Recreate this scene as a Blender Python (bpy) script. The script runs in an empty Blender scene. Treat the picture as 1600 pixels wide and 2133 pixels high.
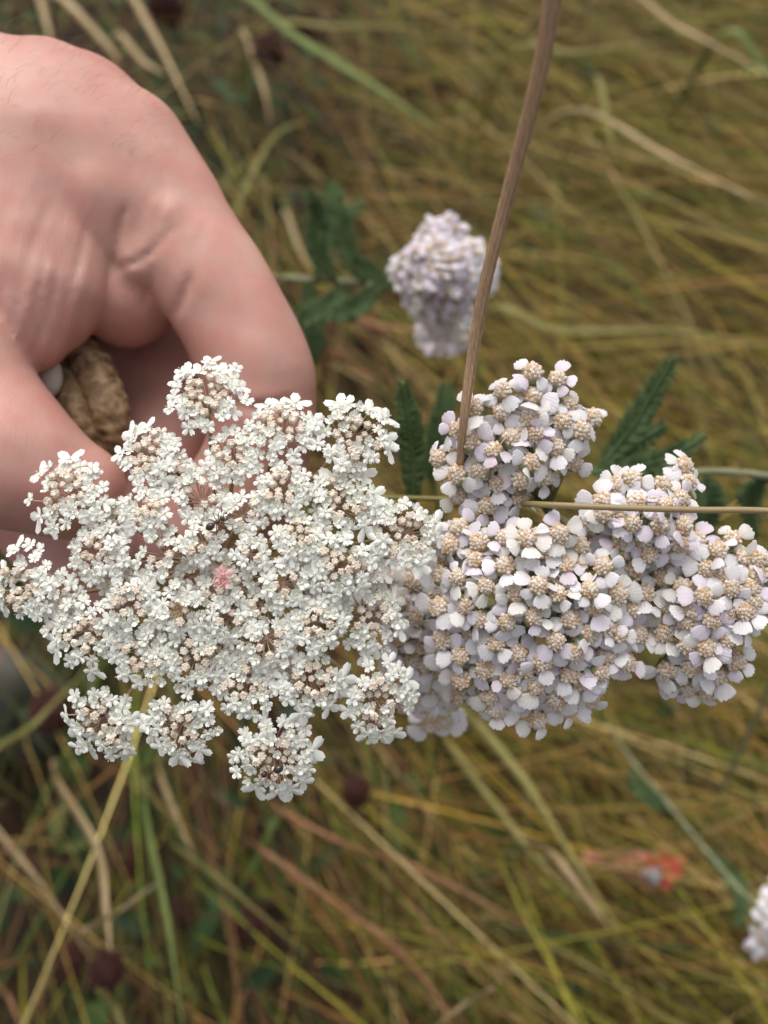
import bpy, math, random
import numpy as np
from mathutils import Vector, Matrix

random.seed(7)
RNG = np.random.default_rng(7)
SC = bpy.context.scene
COL = SC.collection

# ------------------------------------------------------------------ camera
W_PX, H_PX = 1600.0, 2133.0
LENS, SENS_W = 4.1, 3.42                      # phone camera, portrait
F = W_PX * LENS / SENS_W                      # focal length in photo pixels
CAM_LOC = Vector((0.0, 0.0, 0.62))
TILT = math.radians(25)
cam = bpy.data.cameras.new('camera')
cam.sensor_fit = 'HORIZONTAL'
cam.sensor_width = SENS_W
cam.sensor_height = SENS_W * 4 / 3
cam.lens = LENS
cam.clip_start = 0.01
cam.clip_end = 2000
cam.dof.use_dof = True
cam.dof.focus_distance = 0.1585
cam.dof.aperture_fstop = 1.45
cam_o = bpy.data.objects.new('camera', cam)
COL.objects.link(cam_o)
CAM_M = Matrix.Translation(CAM_LOC) @ Matrix.Rotation(TILT, 4, 'X')
cam_o.matrix_world = CAM_M
SC.camera = cam_o
CAM_R = CAM_M.to_3x3()
UPI = (CAM_R @ Vector((0, 1, 0))).normalized()
RTI = (CAM_R @ Vector((1, 0, 0))).normalized()
BKI = (CAM_R @ Vector((0, 0, 1))).normalized()  # towards the viewer

# ------------------------------------------------------------------ sky, sun, exposure
SUN_EL, SUN_AZ = math.radians(58), math.radians(-12)   # high, from beyond the top of the picture
world = bpy.data.worlds.new('World')
SC.world = world
world.use_nodes = True
wn = world.node_tree.nodes
wl = world.node_tree.links
bg = wn['Background']
sky = wn.new('ShaderNodeTexSky')
sky.sky_type = 'NISHITA'
sky.sun_disc = False
sky.sun_elevation = SUN_EL
sky.sun_rotation = SUN_AZ
sky.air_density = 1.0
sky.dust_density = 6.0
sky.ozone_density = 0.6
hsv = wn.new('ShaderNodeHueSaturation')       # veiled, nearly white overcast
hsv.inputs['Saturation'].default_value = 0.22
wl.new(sky.outputs[0], hsv.inputs['Color'])
wl.new(hsv.outputs[0], bg.inputs['Color'])
bg.inputs['Strength'].default_value = 0.15
sun = bpy.data.lights.new('sun', 'SUN')
sun.energy = 0.75
sun.angle = math.radians(50)
sun.color = (1.0, 0.95, 0.87)
sun_o = bpy.data.objects.new('sun', sun)
COL.objects.link(sun_o)
sdir = Vector((math.sin(SUN_AZ) * math.cos(SUN_EL), math.cos(SUN_AZ) * math.cos(SUN_EL), math.sin(SUN_EL)))
sun_o.rotation_euler = sdir.to_track_quat('Z', 'Y').to_euler()
SC.view_settings.view_transform = 'Standard'
SC.view_settings.look = 'None'
SC.view_settings.exposure = 0.38
SC.view_settings.gamma = 1.0
SC.view_settings.use_curve_mapping = False
SC.render.engine = 'CYCLES'
SC.cycles.use_denoising = True
SC.cycles.max_bounces = 8
SC.cycles.diffuse_bounces = 4
SC.cycles.transmission_bounces = 4
SC.cycles.caustics_reflective = False
SC.cycles.caustics_refractive = False

# ------------------------------------------------------------------ helpers
def P(px, py, d):
    """photo pixel + distance along the view axis (m) -> world point"""
    return CAM_M @ Vector(((px - W_PX / 2) / F * d, -(py - H_PX / 2) / F * d, -d))

def on_plane(px, py, z):
    """photo pixel -> where its ray meets the height z above the ground"""
    v = CAM_R @ Vector(((px - W_PX / 2) / F, -(py - H_PX / 2) / F, -1.0))
    t = (z - CAM_LOC.z) / v.z
    return CAM_LOC + v * t

def mesh_from(name, verts, faces, mats=None, mat_idx=None, smooth=True, colors=None):
    me = bpy.data.meshes.new(name)
    me.from_pydata([tuple(v) for v in verts] if not isinstance(verts, np.ndarray) else verts.tolist(), [], faces if isinstance(faces, list) else faces.tolist())
    for m in (mats or []):
        me.materials.append(m)
    if mat_idx is not None:
        me.polygons.foreach_set('material_index', np.asarray(mat_idx, dtype=np.int32))
    if smooth:
        me.polygons.foreach_set('use_smooth', np.ones(len(me.polygons), dtype=bool))
    if colors is not None:
        a = me.attributes.new('tint', 'FLOAT_COLOR', 'POINT')
        c = np.ones((len(me.vertices), 4), dtype=np.float32)
        c[:, :3] = colors
        a.data.foreach_set('color', c.ravel())
    me.update()
    return me

def link(name, data, parent=None, mat=None, kind=None, label=None, cat=None, group=None):
    """link an object whose basis is in world space; a parent is undone by its own inverse"""
    o = bpy.data.objects.new(name, data)
    COL.objects.link(o)
    if mat is not None:
        o.matrix_basis = mat
    if parent is not None:
        o.parent = parent
        o.matrix_parent_inverse = WORLD[parent.name].inverted()
    WORLD[o.name] = mat.copy() if mat is not None else Matrix.Identity(4)
    if kind: o['kind'] = kind
    if label: o['label'] = label
    if cat: o['category'] = cat
    if group: o['group'] = group
    return o
WORLD = {}

def thing(name, loc, label, cat, group=None):
    return link(name, None, None, Matrix.Translation(loc), None, label, cat, group)

class MB:
    """collects shapes with material indices into one mesh"""
    def __init__(s): s.v, s.f, s.m = [], [], []
    def add(s, verts, faces, mi=0):
        b = len(s.v)
        s.v += [tuple(v) for v in verts]
        s.f += [tuple(i + b for i in f) for f in faces]
        s.m += [mi] * len(faces) if isinstance(mi, int) else list(mi)
    def tube(s, pts, rad, sides=6, mi=0, cap=True, ridges=0, ridge=0.0):
        pts = [Vector(p) for p in pts]
        n = len(pts)
        rad = rad if hasattr(rad, '__len__') else [rad] * n
        t0 = (pts[1] - pts[0]).normalized()
        up = Vector((0, 0, 1)) if abs(t0.z) < 0.9 else Vector((1, 0, 0))
        a = t0.cross(up).normalized()
        V, Fc = [], []
        for i, p in enumerate(pts):
            t = (pts[min(i + 1, n - 1)] - pts[max(i - 1, 0)]).normalized()
            a = (a - t * a.dot(t)).normalized()
            b = t.cross(a)
            for k in range(sides):
                an = 2 * math.pi * k / sides
                rr = rad[i] * (1 + ridge * math.cos(ridges * an)) if ridges else rad[i]
                V.append(p + (a * math.cos(an) + b * math.sin(an)) * rr)
        for i in range(n - 1):
            for k in range(sides):
                k2 = (k + 1) % sides
                Fc.append((i * sides + k, i * sides + k2, (i + 1) * sides + k2, (i + 1) * sides + k))
        if cap:
            Fc.append(tuple(range(sides - 1, -1, -1)))
            Fc.append(tuple((n - 1) * sides + k for k in range(sides)))
        s.add(V, Fc, mi)
    def ellipsoid(s, c, axes, seg=10, rings=7, mi=0):
        c = Vector(c)
        V = [c + axes[2]]
        for i in range(1, rings):
            th = math.pi * i / rings
            for k in range(seg):
                ph = 2 * math.pi * k / seg
                V.append(c + axes[0] * (math.sin(th) * math.cos(ph)) + axes[1] * (math.sin(th) * math.sin(ph)) + axes[2] * math.cos(th))
        V.append(c - axes[2])
        Fc = [(0, 1 + k, 1 + (k + 1) % seg) for k in range(seg)]
        for i in range(rings - 2):
            for k in range(seg):
                k2 = (k + 1) % seg
                Fc.append((1 + i * seg + k, 1 + (i + 1) * seg + k, 1 + (i + 1) * seg + k2, 1 + i * seg + k2))
        L = len(V) - 1
        b = 1 + (rings - 2) * seg
        Fc += [(L, b + (k + 1) % seg, b + k) for k in range(seg)]
        s.add(V, Fc, mi)
    def mesh(s, name, mats, smooth=True):
        return mesh_from(name, s.v, s.f, mats, s.m, smooth)

def bez(pts, n=12):
    """smooth line through points (Catmull-Rom)"""
    pts = [Vector(p) for p in pts]
    if len(pts) == 2:
        return [pts[0].lerp(pts[1], i / n) for i in range(n + 1)]
    e = [pts[0] * 2 - pts[1]] + pts + [pts[-1] * 2 - pts[-2]]
    out = []
    for i in range(len(pts) - 1):
        p0, p1, p2, p3 = e[i:i + 4]
        for k in range(n):
            t = k / n
            out.append(0.5 * ((2 * p1) + (p2 - p0) * t + (2 * p0 - 5 * p1 + 4 * p2 - p3) * t * t + (3 * p1 - p0 - 3 * p2 + p3) * t ** 3))
    out.append(pts[-1])
    return out

def frame(pos, n, spin=0.0, scale=1.0, xdir=None):
    """matrix with local Z along n; local X along xdir (projected) or spun"""
    n = n.normalized()
    ref = xdir if xdir is not None else UPI
    x = ref - n * ref.dot(n)
    if x.length < 1e-5:
        x = RTI - n * RTI.dot(n)
    x.normalize()
    y = n.cross(x)
    R = Matrix((x, y, n)).transposed().to_4x4()
    return Matrix.Translation(pos) @ R @ Matrix.Rotation(spin, 4, 'Z') @ Matrix.Scale(scale, 4)

def merge(name, items, mats):
    """items: (mesh template (v, f, m), 4x4) -> one mesh"""
    V, Fc, M, b, T = [], [], [], 0, []
    for (v, f, m, *tn), mat in items:
        T += tn
        A = np.array(mat)
        V.append(v @ A[:3, :3].T + A[:3, 3])
        Fc += [tuple(i + b for i in q) for q in f]
        M += m
        b += len(v)
    return mesh_from(name, np.concatenate(V), Fc, mats, M, colors=np.concatenate(T) if T else None)

def rvec(s=1.0):
    return Vector((random.gauss(0, s), random.gauss(0, s), random.gauss(0, s)))

# ------------------------------------------------------------------ materials
def new_mat(name):
    m = bpy.data.materials.new(name)
    m.use_nodes = True
    return m, m.node_tree.nodes, m.node_tree.links, m.node_tree.nodes['Principled BSDF']

def ramp(nodes, stops):
    r = nodes.new('ShaderNodeValToRGB')
    r.color_ramp.elements[0].position, r.color_ramp.elements[0].color = stops[0][0], (*stops[0][1], 1)
    r.color_ramp.elements[1].position, r.color_ramp.elements[1].color = stops[-1][0], (*stops[-1][1], 1)
    for p, c in stops[1:-1]:
        e = r.color_ramp.elements.new(p)
        e.color = (*c, 1)
    return r

def mat_simple(name, c1, c2=None, scale=400, rough=0.6, transl=0.0, bump=0.0, bscale=None, obj_rand=0.0, spec=0.3, stretch=None):
    """noise between two colours, optional per-object shift, translucency and fine relief"""
    m, N, L, B = new_mat(name)
    B.inputs['Roughness'].default_value = rough
    B.inputs['Specular IOR Level'].default_value = spec
    tc = N.new('ShaderNodeTexCoord')
    src = tc.outputs['Object']
    if stretch:
        mp = N.new('ShaderNodeMapping'); mp.inputs['Scale'].default_value = stretch
        L.new(src, mp.inputs['Vector']); src = mp.outputs['Vector']
    no = N.new('ShaderNodeTexNoise')
    no.inputs['Scale'].default_value = scale
    no.inputs['Detail'].default_value = 3
    L.new(src, no.inputs['Vector'])
    r = ramp(N, [(0.35, c1), (0.65, c2 or c1)])
    fac = no.outputs['Fac']
    if obj_rand:
        oi = N.new('ShaderNodeObjectInfo')
        ma = N.new('ShaderNodeMath'); ma.operation = 'MULTIPLY_ADD'
        L.new(oi.outputs['Random'], ma.inputs[0]); ma.inputs[1].default_value = obj_rand
        ad = N.new('ShaderNodeMath'); ad.operation = 'SUBTRACT'
        L.new(fac, ad.inputs[0]); ad.inputs[1].default_value = obj_rand / 2
        L.new(ad.outputs[0], ma.inputs[2]); fac = ma.outputs[0]
    L.new(fac, r.inputs['Fac'])
    L.new(r.outputs['Color'], B.inputs['Base Color'])
    if bump:
        bn = N.new('ShaderNodeTexNoise'); bn.inputs['Scale'].default_value = bscale or scale * 3
        L.new(src, bn.inputs['Vector'])
        bu = N.new('ShaderNodeBump'); bu.inputs['Strength'].default_value = bump; bu.inputs['Distance'].default_value = 0.0005
        L.new(bn.outputs['Fac'], bu.inputs['Height']); L.new(bu.outputs[0], B.inputs['Normal'])
    if transl:
        out = N['Material Output']
        tr = N.new('ShaderNodeBsdfTranslucent')
        L.new(r.outputs['Color'], tr.inputs['Color'])
        mx = N.new('ShaderNodeMixShader'); mx.inputs[0].default_value = transl
        L.new(B.outputs[0], mx.inputs[1]); L.new(tr.outputs[0], mx.inputs[2]); L.new(mx.outputs[0], out.inputs['Surface'])
    return m

def mat_tint(name, rough=0.6, transl=0.25):
    """colour comes per blade / leaf from the tint attribute, with streaks"""
    m, N, L, B = new_mat(name)
    at = N.new('ShaderNodeAttribute'); at.attribute_name = 'tint'
    no = N.new('ShaderNodeTexNoise'); no.inputs['Scale'].default_value = 60
    mx = N.new('ShaderNodeMix'); mx.data_type = 'RGBA'; mx.blend_type = 'MULTIPLY'; mx.inputs[0].default_value = 1.0
    r = ramp(N, [(0.3, (0.72, 0.72, 0.72)), (0.7, (1.15, 1.12, 1.05))])
    L.new(no.outputs['Fac'], r.inputs['Fac'])
    L.new(at.outputs['Color'], mx.inputs[6]); L.new(r.outputs['Color'], mx.inputs[7])
    L.new(mx.outputs[2], B.inputs['Base Color'])
    B.inputs['Roughness'].default_value = rough
    B.inputs['Specular IOR Level'].default_value = 0.25
    tr = N.new('ShaderNodeBsdfTranslucent'); L.new(mx.outputs[2], tr.inputs['Color'])
    ms = N.new('ShaderNodeMixShader'); ms.inputs[0].default_value = transl
    L.new(B.outputs[0], ms.inputs[1]); L.new(tr.outputs[0], ms.inputs[2]); L.new(ms.outputs[0], N['Material Output'].inputs['Surface'])
    return m

M_SOIL = mat_simple('dark_soil', (0.018, 0.012, 0.008), (0.05, 0.032, 0.018), 40, 0.95, bump=0.6, bscale=200)
M_GRASS = mat_tint('grass_blades')
M_LEAFY = mat_tint('undergrowth_leaves', 0.5, 0.3)
M_CPETAL = mat_simple('carrot_petal', (0.83, 0.835, 0.78), (0.89, 0.89, 0.85), 900, 0.55, 0.22, obj_rand=0.5)
M_CCENT = mat_simple('carrot_floret_centre', (0.70, 0.69, 0.50), (0.80, 0.78, 0.62), 1500, 0.5, 0.1)
M_CBUD = mat_simple('carrot_bud', (0.70, 0.59, 0.47), (0.84, 0.78, 0.68), 500, 0.6, 0.12, obj_rand=0.4)
M_CRAY = mat_simple('carrot_pedicel', (0.50, 0.33, 0.26), (0.64, 0.48, 0.38), 300, 0.6)
M_CSTEM = mat_simple('carrot_stem', (0.36, 0.29, 0.13), (0.50, 0.38, 0.24), 120, 0.6)
M_CPINK = mat_simple('pink_floret', (0.72, 0.36, 0.34), (0.82, 0.55, 0.52), 1500, 0.5, 0.2)
def mat_petal(name, tip, base, blush):
    """petal: tint = (along, across, random); tip colour, base colour, blush colour in patches, veins as relief"""
    m, N, L, B = new_mat(name)
    B.inputs['Roughness'].default_value = 0.5
    B.inputs['Specular IOR Level'].default_value = 0.3
    at = N.new('ShaderNodeAttribute'); at.attribute_name = 'tint'
    sx = N.new('ShaderNodeSeparateColor'); L.new(at.outputs['Color'], sx.inputs[0])
    r1 = ramp(N, [(0.0, base), (0.45, tip), (1.0, tip)])
    L.new(sx.outputs[0], r1.inputs['Fac'])
    geo = N.new('ShaderNodeNewGeometry')
    no = N.new('ShaderNodeTexNoise'); no.inputs['Scale'].default_value = 330; no.inputs['Detail'].default_value = 2
    L.new(geo.outputs['Position'], no.inputs['Vector'])
    r2 = ramp(N, [(0.54, (0, 0, 0)), (0.72, (1, 1, 1))]); L.new(no.outputs['Fac'], r2.inputs['Fac'])
    mx = N.new('ShaderNodeMix'); mx.data_type = 'RGBA'
    L.new(r2.outputs['Color'], mx.inputs[0]); L.new(r1.outputs['Color'], mx.inputs[6]); mx.inputs[7].default_value = (*blush, 1)
    L.new(mx.outputs[2], B.inputs['Base Color'])
    mu = N.new('ShaderNodeMath'); mu.operation = 'MULTIPLY'; mu.inputs[1].default_value = 40.0
    L.new(sx.outputs[1], mu.inputs[0])
    sn = N.new('ShaderNodeMath'); sn.operation = 'SINE'; L.new(mu.outputs[0], sn.inputs[0])
    bu = N.new('ShaderNodeBump'); bu.inputs['Strength'].default_value = 0.16; bu.inputs['Distance'].default_value = 0.0002
    L.new(sn.outputs[0], bu.inputs['Height']); L.new(bu.outputs[0], B.inputs['Normal'])
    tr = N.new('ShaderNodeBsdfTranslucent'); L.new(mx.outputs[2], tr.inputs['Color'])
    ms = N.new('ShaderNodeMixShader'); ms.inputs[0].default_value = 0.35
    L.new(B.outputs[0], ms.inputs[1]); L.new(tr.outputs[0], ms.inputs[2]); L.new(ms.outputs[0], N['Material Output'].inputs['Surface'])
    return m
M_YP = [mat_petal('yarrow_petal_white', (0.89, 0.865, 0.885), (0.83, 0.77, 0.80), (0.85, 0.79, 0.85)),
        mat_petal('yarrow_petal_lilac', (0.85, 0.79, 0.87), (0.79, 0.67, 0.79), (0.82, 0.70, 0.83)),
        mat_petal('yarrow_petal_cream', (0.87, 0.845, 0.81), (0.78, 0.72, 0.65), (0.84, 0.79, 0.74)),
        mat_petal('yarrow_petal_pink', (0.85, 0.80, 0.84), (0.78, 0.52, 0.70), (0.82, 0.66, 0.78))]
M_YD = [mat_simple('yarrow_disc_tan', (0.78, 0.62, 0.50), (0.86, 0.73, 0.61), 800, 0.7, 0.15, obj_rand=0.3),
        mat_simple('yarrow_disc_cream', (0.80, 0.70, 0.60), (0.87, 0.79, 0.70), 800, 0.7, 0.1),
        mat_simple('yarrow_disc_orange', (0.64, 0.42, 0.22), (0.72, 0.50, 0.30), 800, 0.7, 0.1),
        mat_simple('yarrow_disc_dark', (0.42, 0.30, 0.20), (0.52, 0.39, 0.27), 800, 0.8)]
M_YGREEN = mat_simple('yarrow_bract', (0.20, 0.22, 0.09), (0.30, 0.30, 0.15), 300, 0.7)
M_YSTEM = mat_simple('yarrow_stem', (0.16, 0.165, 0.085), (0.25, 0.25, 0.15), 200, 0.8, bump=0.3)
M_YLEAF = mat_simple('yarrow_leaf', (0.055, 0.092, 0.030), (0.095, 0.145, 0.055), 150, 0.7, 0.2)
M_STALK = mat_simple('dry_stalk', (0.25, 0.165, 0.095), (0.37, 0.26, 0.16), 60, 0.6, bump=0.3, stretch=(8, 8, 1))
M_ANT = mat_simple('ant_dark', (0.02, 0.012, 0.010), (0.06, 0.035, 0.028), 800, 0.3, spec=0.6)
M_ANTR = mat_simple('ant_red', (0.10, 0.035, 0.02), (0.18, 0.06, 0.03), 800, 0.35, spec=0.5)
M_SEED = mat_simple('maroon_seed_head', (0.030, 0.010, 0.008), (0.075, 0.024, 0.016), 300, 0.8)

# ------------------------------------------------------------------ ground
gm = MB()
gn, ext = 48, 300.0
def gcoord(i):
    t = i / gn * 2 - 1
    return math.copysign(abs(t) ** 5, t) * ext
gv = [(gcoord(i), gcoord(j), 0.0) for j in range(gn + 1) for i in range(gn + 1)]
gf = [(j * (gn + 1) + i, j * (gn + 1) + i + 1, (j + 1) * (gn + 1) + i + 1, (j + 1) * (gn + 1) + i) for j in range(gn) for i in range(gn)]
gm.add(gv, gf)
link('ground', gm.mesh('ground', [M_SOIL]), kind='structure')

# ------------------------------------------------------------------ grass and undergrowth (uncountable)
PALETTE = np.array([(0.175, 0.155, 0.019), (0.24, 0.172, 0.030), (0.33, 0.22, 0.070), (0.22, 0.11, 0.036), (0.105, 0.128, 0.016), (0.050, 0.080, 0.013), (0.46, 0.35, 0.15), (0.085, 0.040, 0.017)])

def blades(n, xr, yr, zbase, length, width, rise, flow, palw, seg=6, jitter=0.45, dens=None, droop=1.0):
    """curved tapered blades, all vectorised"""
    x = RNG.uniform(*xr, n * 2); y = RNG.uniform(*yr, n * 2)
    if dens is not None:
        keep = RNG.random(n * 2) < dens(x, y)
        x, y = x[keep][:n], y[keep][:n]
    else:
        x, y = x[:n], y[:n]
    n = len(x)
    ang = flow(x, y) + RNG.normal(0, jitter, n)
    ln = RNG.uniform(*length, n); wd = RNG.uniform(*width, n)
    el0 = RNG.uniform(*rise, n)
    el1 = el0 - RNG.uniform(0.3, 1.5, n) * droop
    z = RNG.uniform(*zbase, n)
    pts = np.zeros((n, seg + 1, 3)); pts[:, 0] = np.stack([x, y, z], 1)
    bend = RNG.normal(0, 0.25, n)
    for s in range(seg):
        t = s / (seg - 1)
        el = el0 + (el1 - el0) * t
        a = ang + bend * t
        st = np.stack([np.cos(a) * np.cos(el), np.sin(a) * np.cos(el), np.sin(el)], 1) * (ln / seg)[:, None]
        pts[:, s + 1] = pts[:, s] + st
        pts[:, s + 1, 2] = np.maximum(pts[:, s + 1, 2], 0.004)
    side = np.stack([-np.sin(ang), np.cos(ang), RNG.normal(0, 0.4, n)], 1)
    side /= np.linalg.norm(side, axis=1)[:, None]
    prof = np.array([0.7, 1.0, 1.0, 0.9, 0.7, 0.45, 0.08]) if seg == 6 else np.linspace(1, 0.1, seg + 1)
    off = side[:, None, :] * (wd[:, None] * prof[None, :])[..., None] * 0.5
    V = np.stack([pts - off, pts + off], 2).reshape(-1, 3)
    base = (np.arange(n) * (seg + 1) * 2)[:, None]
    q = np.arange(seg)[None, :] * 2
    Fq = np.stack([base + q, base + q + 1, base + q + 3, base + q + 2], -1).reshape(-1, 4)
    ci = np.array([RNG.choice(len(PALETTE), p=w) for w in palw(x, y)]) if callable(palw) else RNG.choice(len(PALETTE), n, p=palw)
    ci = np.where((x < -.05) & (RNG.random(n) < .55), RNG.choice([3, 4, 5, 7, 7], n), ci)   # browner and greener on the left side
    c = PALETTE[ci] * np.exp(RNG.normal(-0.08, 0.52, (n, 1))) * RNG.uniform(0.92, 1.08, (n, 3))
    Cc = np.repeat(c, (seg + 1) * 2, axis=0)
    return V, Fq, Cc

def flow_dir(x, y):
    # lying over towards the lower right of the picture; steeper and more mixed on the left
    base = np.where(x > -0.08, np.where(y > .4, -0.55, -0.85), -1.2)
    return base + 0.35 * np.sin(x * 7 + 1.3) * np.cos(y * 6) + np.where(y > 0.45, 0.15, 0.0)

def dens_main(x, y):
    left = 1 / (1 + np.exp(-(x + 0.10) / 0.06))
    return 0.09 + 0.91 * left

PW_R = np.array([0.24, 0.22, 0.16, 0.10, 0.12, 0.06, 0.06, 0.04])
PW_T = np.array([0.10, 0.16, 0.22, 0.20, 0.06, 0.04, 0.08, 0.14])
sets = [
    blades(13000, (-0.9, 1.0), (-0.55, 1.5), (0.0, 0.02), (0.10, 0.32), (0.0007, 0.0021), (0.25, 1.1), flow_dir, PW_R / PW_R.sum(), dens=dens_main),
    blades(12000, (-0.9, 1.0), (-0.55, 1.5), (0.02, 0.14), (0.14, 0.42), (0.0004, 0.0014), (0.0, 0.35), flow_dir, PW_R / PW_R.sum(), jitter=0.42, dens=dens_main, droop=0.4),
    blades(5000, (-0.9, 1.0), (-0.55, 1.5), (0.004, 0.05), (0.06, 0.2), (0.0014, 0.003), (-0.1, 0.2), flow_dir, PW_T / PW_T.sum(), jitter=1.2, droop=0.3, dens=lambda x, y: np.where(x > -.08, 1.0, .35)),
]
Vs, Fs, Cs, b = [], [], [], 0
for V, Fq, Cc in sets:
    Vs.append(V); Fs.append(Fq + b); Cs.append(Cc); b += len(V)
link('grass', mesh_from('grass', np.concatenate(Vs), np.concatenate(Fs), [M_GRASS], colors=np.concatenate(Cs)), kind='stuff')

def leaf_mass(n, xr, yr, zr, size, cols):
    V, Fq, Cc, b = [], [], [], 0
    for i in range(n):
        x, y = random.uniform(*xr), random.uniform(*yr)
        z = random.uniform(*zr)
        a, el = random.uniform(0, 6.28), random.uniform(-0.3, 0.6)
        L, Wd = random.uniform(*size), random.uniform(0.3, 0.55)
        d = Vector((math.cos(a) * math.cos(el), math.sin(a) * math.cos(el), math.sin(el)))
        s = d.cross(Vector((0, 0, 1))).normalized()
        u = s.cross(d)
        p = Vector((x, y, z))
        rows = [(0, 0.15), (0.3, 0.9), (0.6, 1.0), (0.85, 0.6), (1.0, 0.06)]
        col = np.array(random.choice(cols)) * random.uniform(0.7, 1.3)
        for t, w in rows:
            c = p + d * (t * L) - u * (t * t * L * 0.35)
            V += [c - s * (w * Wd * L / 2) + u * 0.06 * L, c, c + s * (w * Wd * L / 2) + u * 0.06 * L]
            Cc += [col, col, col]
        for r in range(4):
            k = b + r * 3
            Fq += [(k, k + 1, k + 4, k + 3), (k + 1, k + 2, k + 5, k + 4)]
        b += 15
    return np.array([tuple(v) for v in V]), Fq, np.array(Cc)
LV, LF, LC = leaf_mass(2300, (-0.75, -0.06), (-0.3, 1.0), (0.01, 0.11), (0.011, 0.027), [(0.03, 0.062, 0.014), (0.05, 0.09, 0.018), (0.09, 0.12, 0.022), (0.02, 0.045, 0.012)])
LV2, LF2, LC2 = leaf_mass(500, (-0.06, 0.7), (-0.3, 1.0), (0.01, 0.07), (0.015, 0.035), [(0.04, 0.08, 0.02), (0.08, 0.13, 0.03)])
b = len(LV)
link('undergrowth', mesh_from('undergrowth', np.concatenate([LV, LV2]), LF + [tuple(i + b for i in f) for f in LF2], [M_LEAFY], colors=np.concatenate([LC, LC2])), kind='stuff')

# ------------------------------------------------------------------ single grass stalks and seed heads that stand out behind the flowers
def flat_blade(pts, width, curl=0.25):
    """a folded blade with a midrib: real thickness, pointed end"""
    pts = bez(pts, 8)
    n = len(pts)
    V, Fc = [], []
    for i, p in enumerate(pts):
        t = (pts[min(i + 1, n - 1)] - pts[max(i - 1, 0)]).normalized()
        s = t.cross(BKI).normalized()
        u = s.cross(t)
        u = u if u.dot(BKI) > 0 else -u
        w = width * 0.5 * min(1.0, 0.55 + 3 * i / n, 0.12 + 2.2 * (n - 1 - i) / n)
        V += [p - s * w + u * w * curl, p - u * w * curl, p + s * w + u * w * curl, p - u * (w * curl + 0.0004)]
    for i in range(n - 1):
        a, c = i * 4, (i + 1) * 4
        Fc += [(a, a + 1, c + 1, c), (a + 1, a + 2, c + 2, c + 1), (a + 2, a + 3, c + 3, c + 2), (a + 3, a, c, c + 3)]
    return V, Fc

STALK_MATS = {
    'straw': mat_simple('straw_stalk', (0.30, 0.21, 0.10), (0.42, 0.31, 0.17), 40, 0.6),
    'green': mat_simple('green_stalk', (0.13, 0.18, 0.045), (0.20, 0.24, 0.07), 40, 0.6, 0.2),
    'russet': mat_simple('russet_stalk', (0.30, 0.14, 0.06), (0.38, 0.20, 0.10), 40, 0.6),
    'olive': mat_simple('olive_stalk', (0.24, 0.22, 0.06), (0.32, 0.28, 0.10), 40, 0.6, 0.2),
}
STALK_LABEL = {
    'straw': ('dry straw coloured grass stalk lying loose among the blurred meadow grass', 'straw coloured grass stalks in the meadow'),
    'green': ('fresh green grass blade lying loose among the blurred meadow grass', 'fresh green grass blades in the meadow'),
    'russet': ('reddish brown dry grass stalk lying loose among the blurred meadow grass', 'reddish brown grass stalks in the meadow'),
    'olive': ('yellowish olive grass blade lying loose among the blurred meadow grass', 'yellowish olive grass blades in the meadow'),
}
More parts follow.
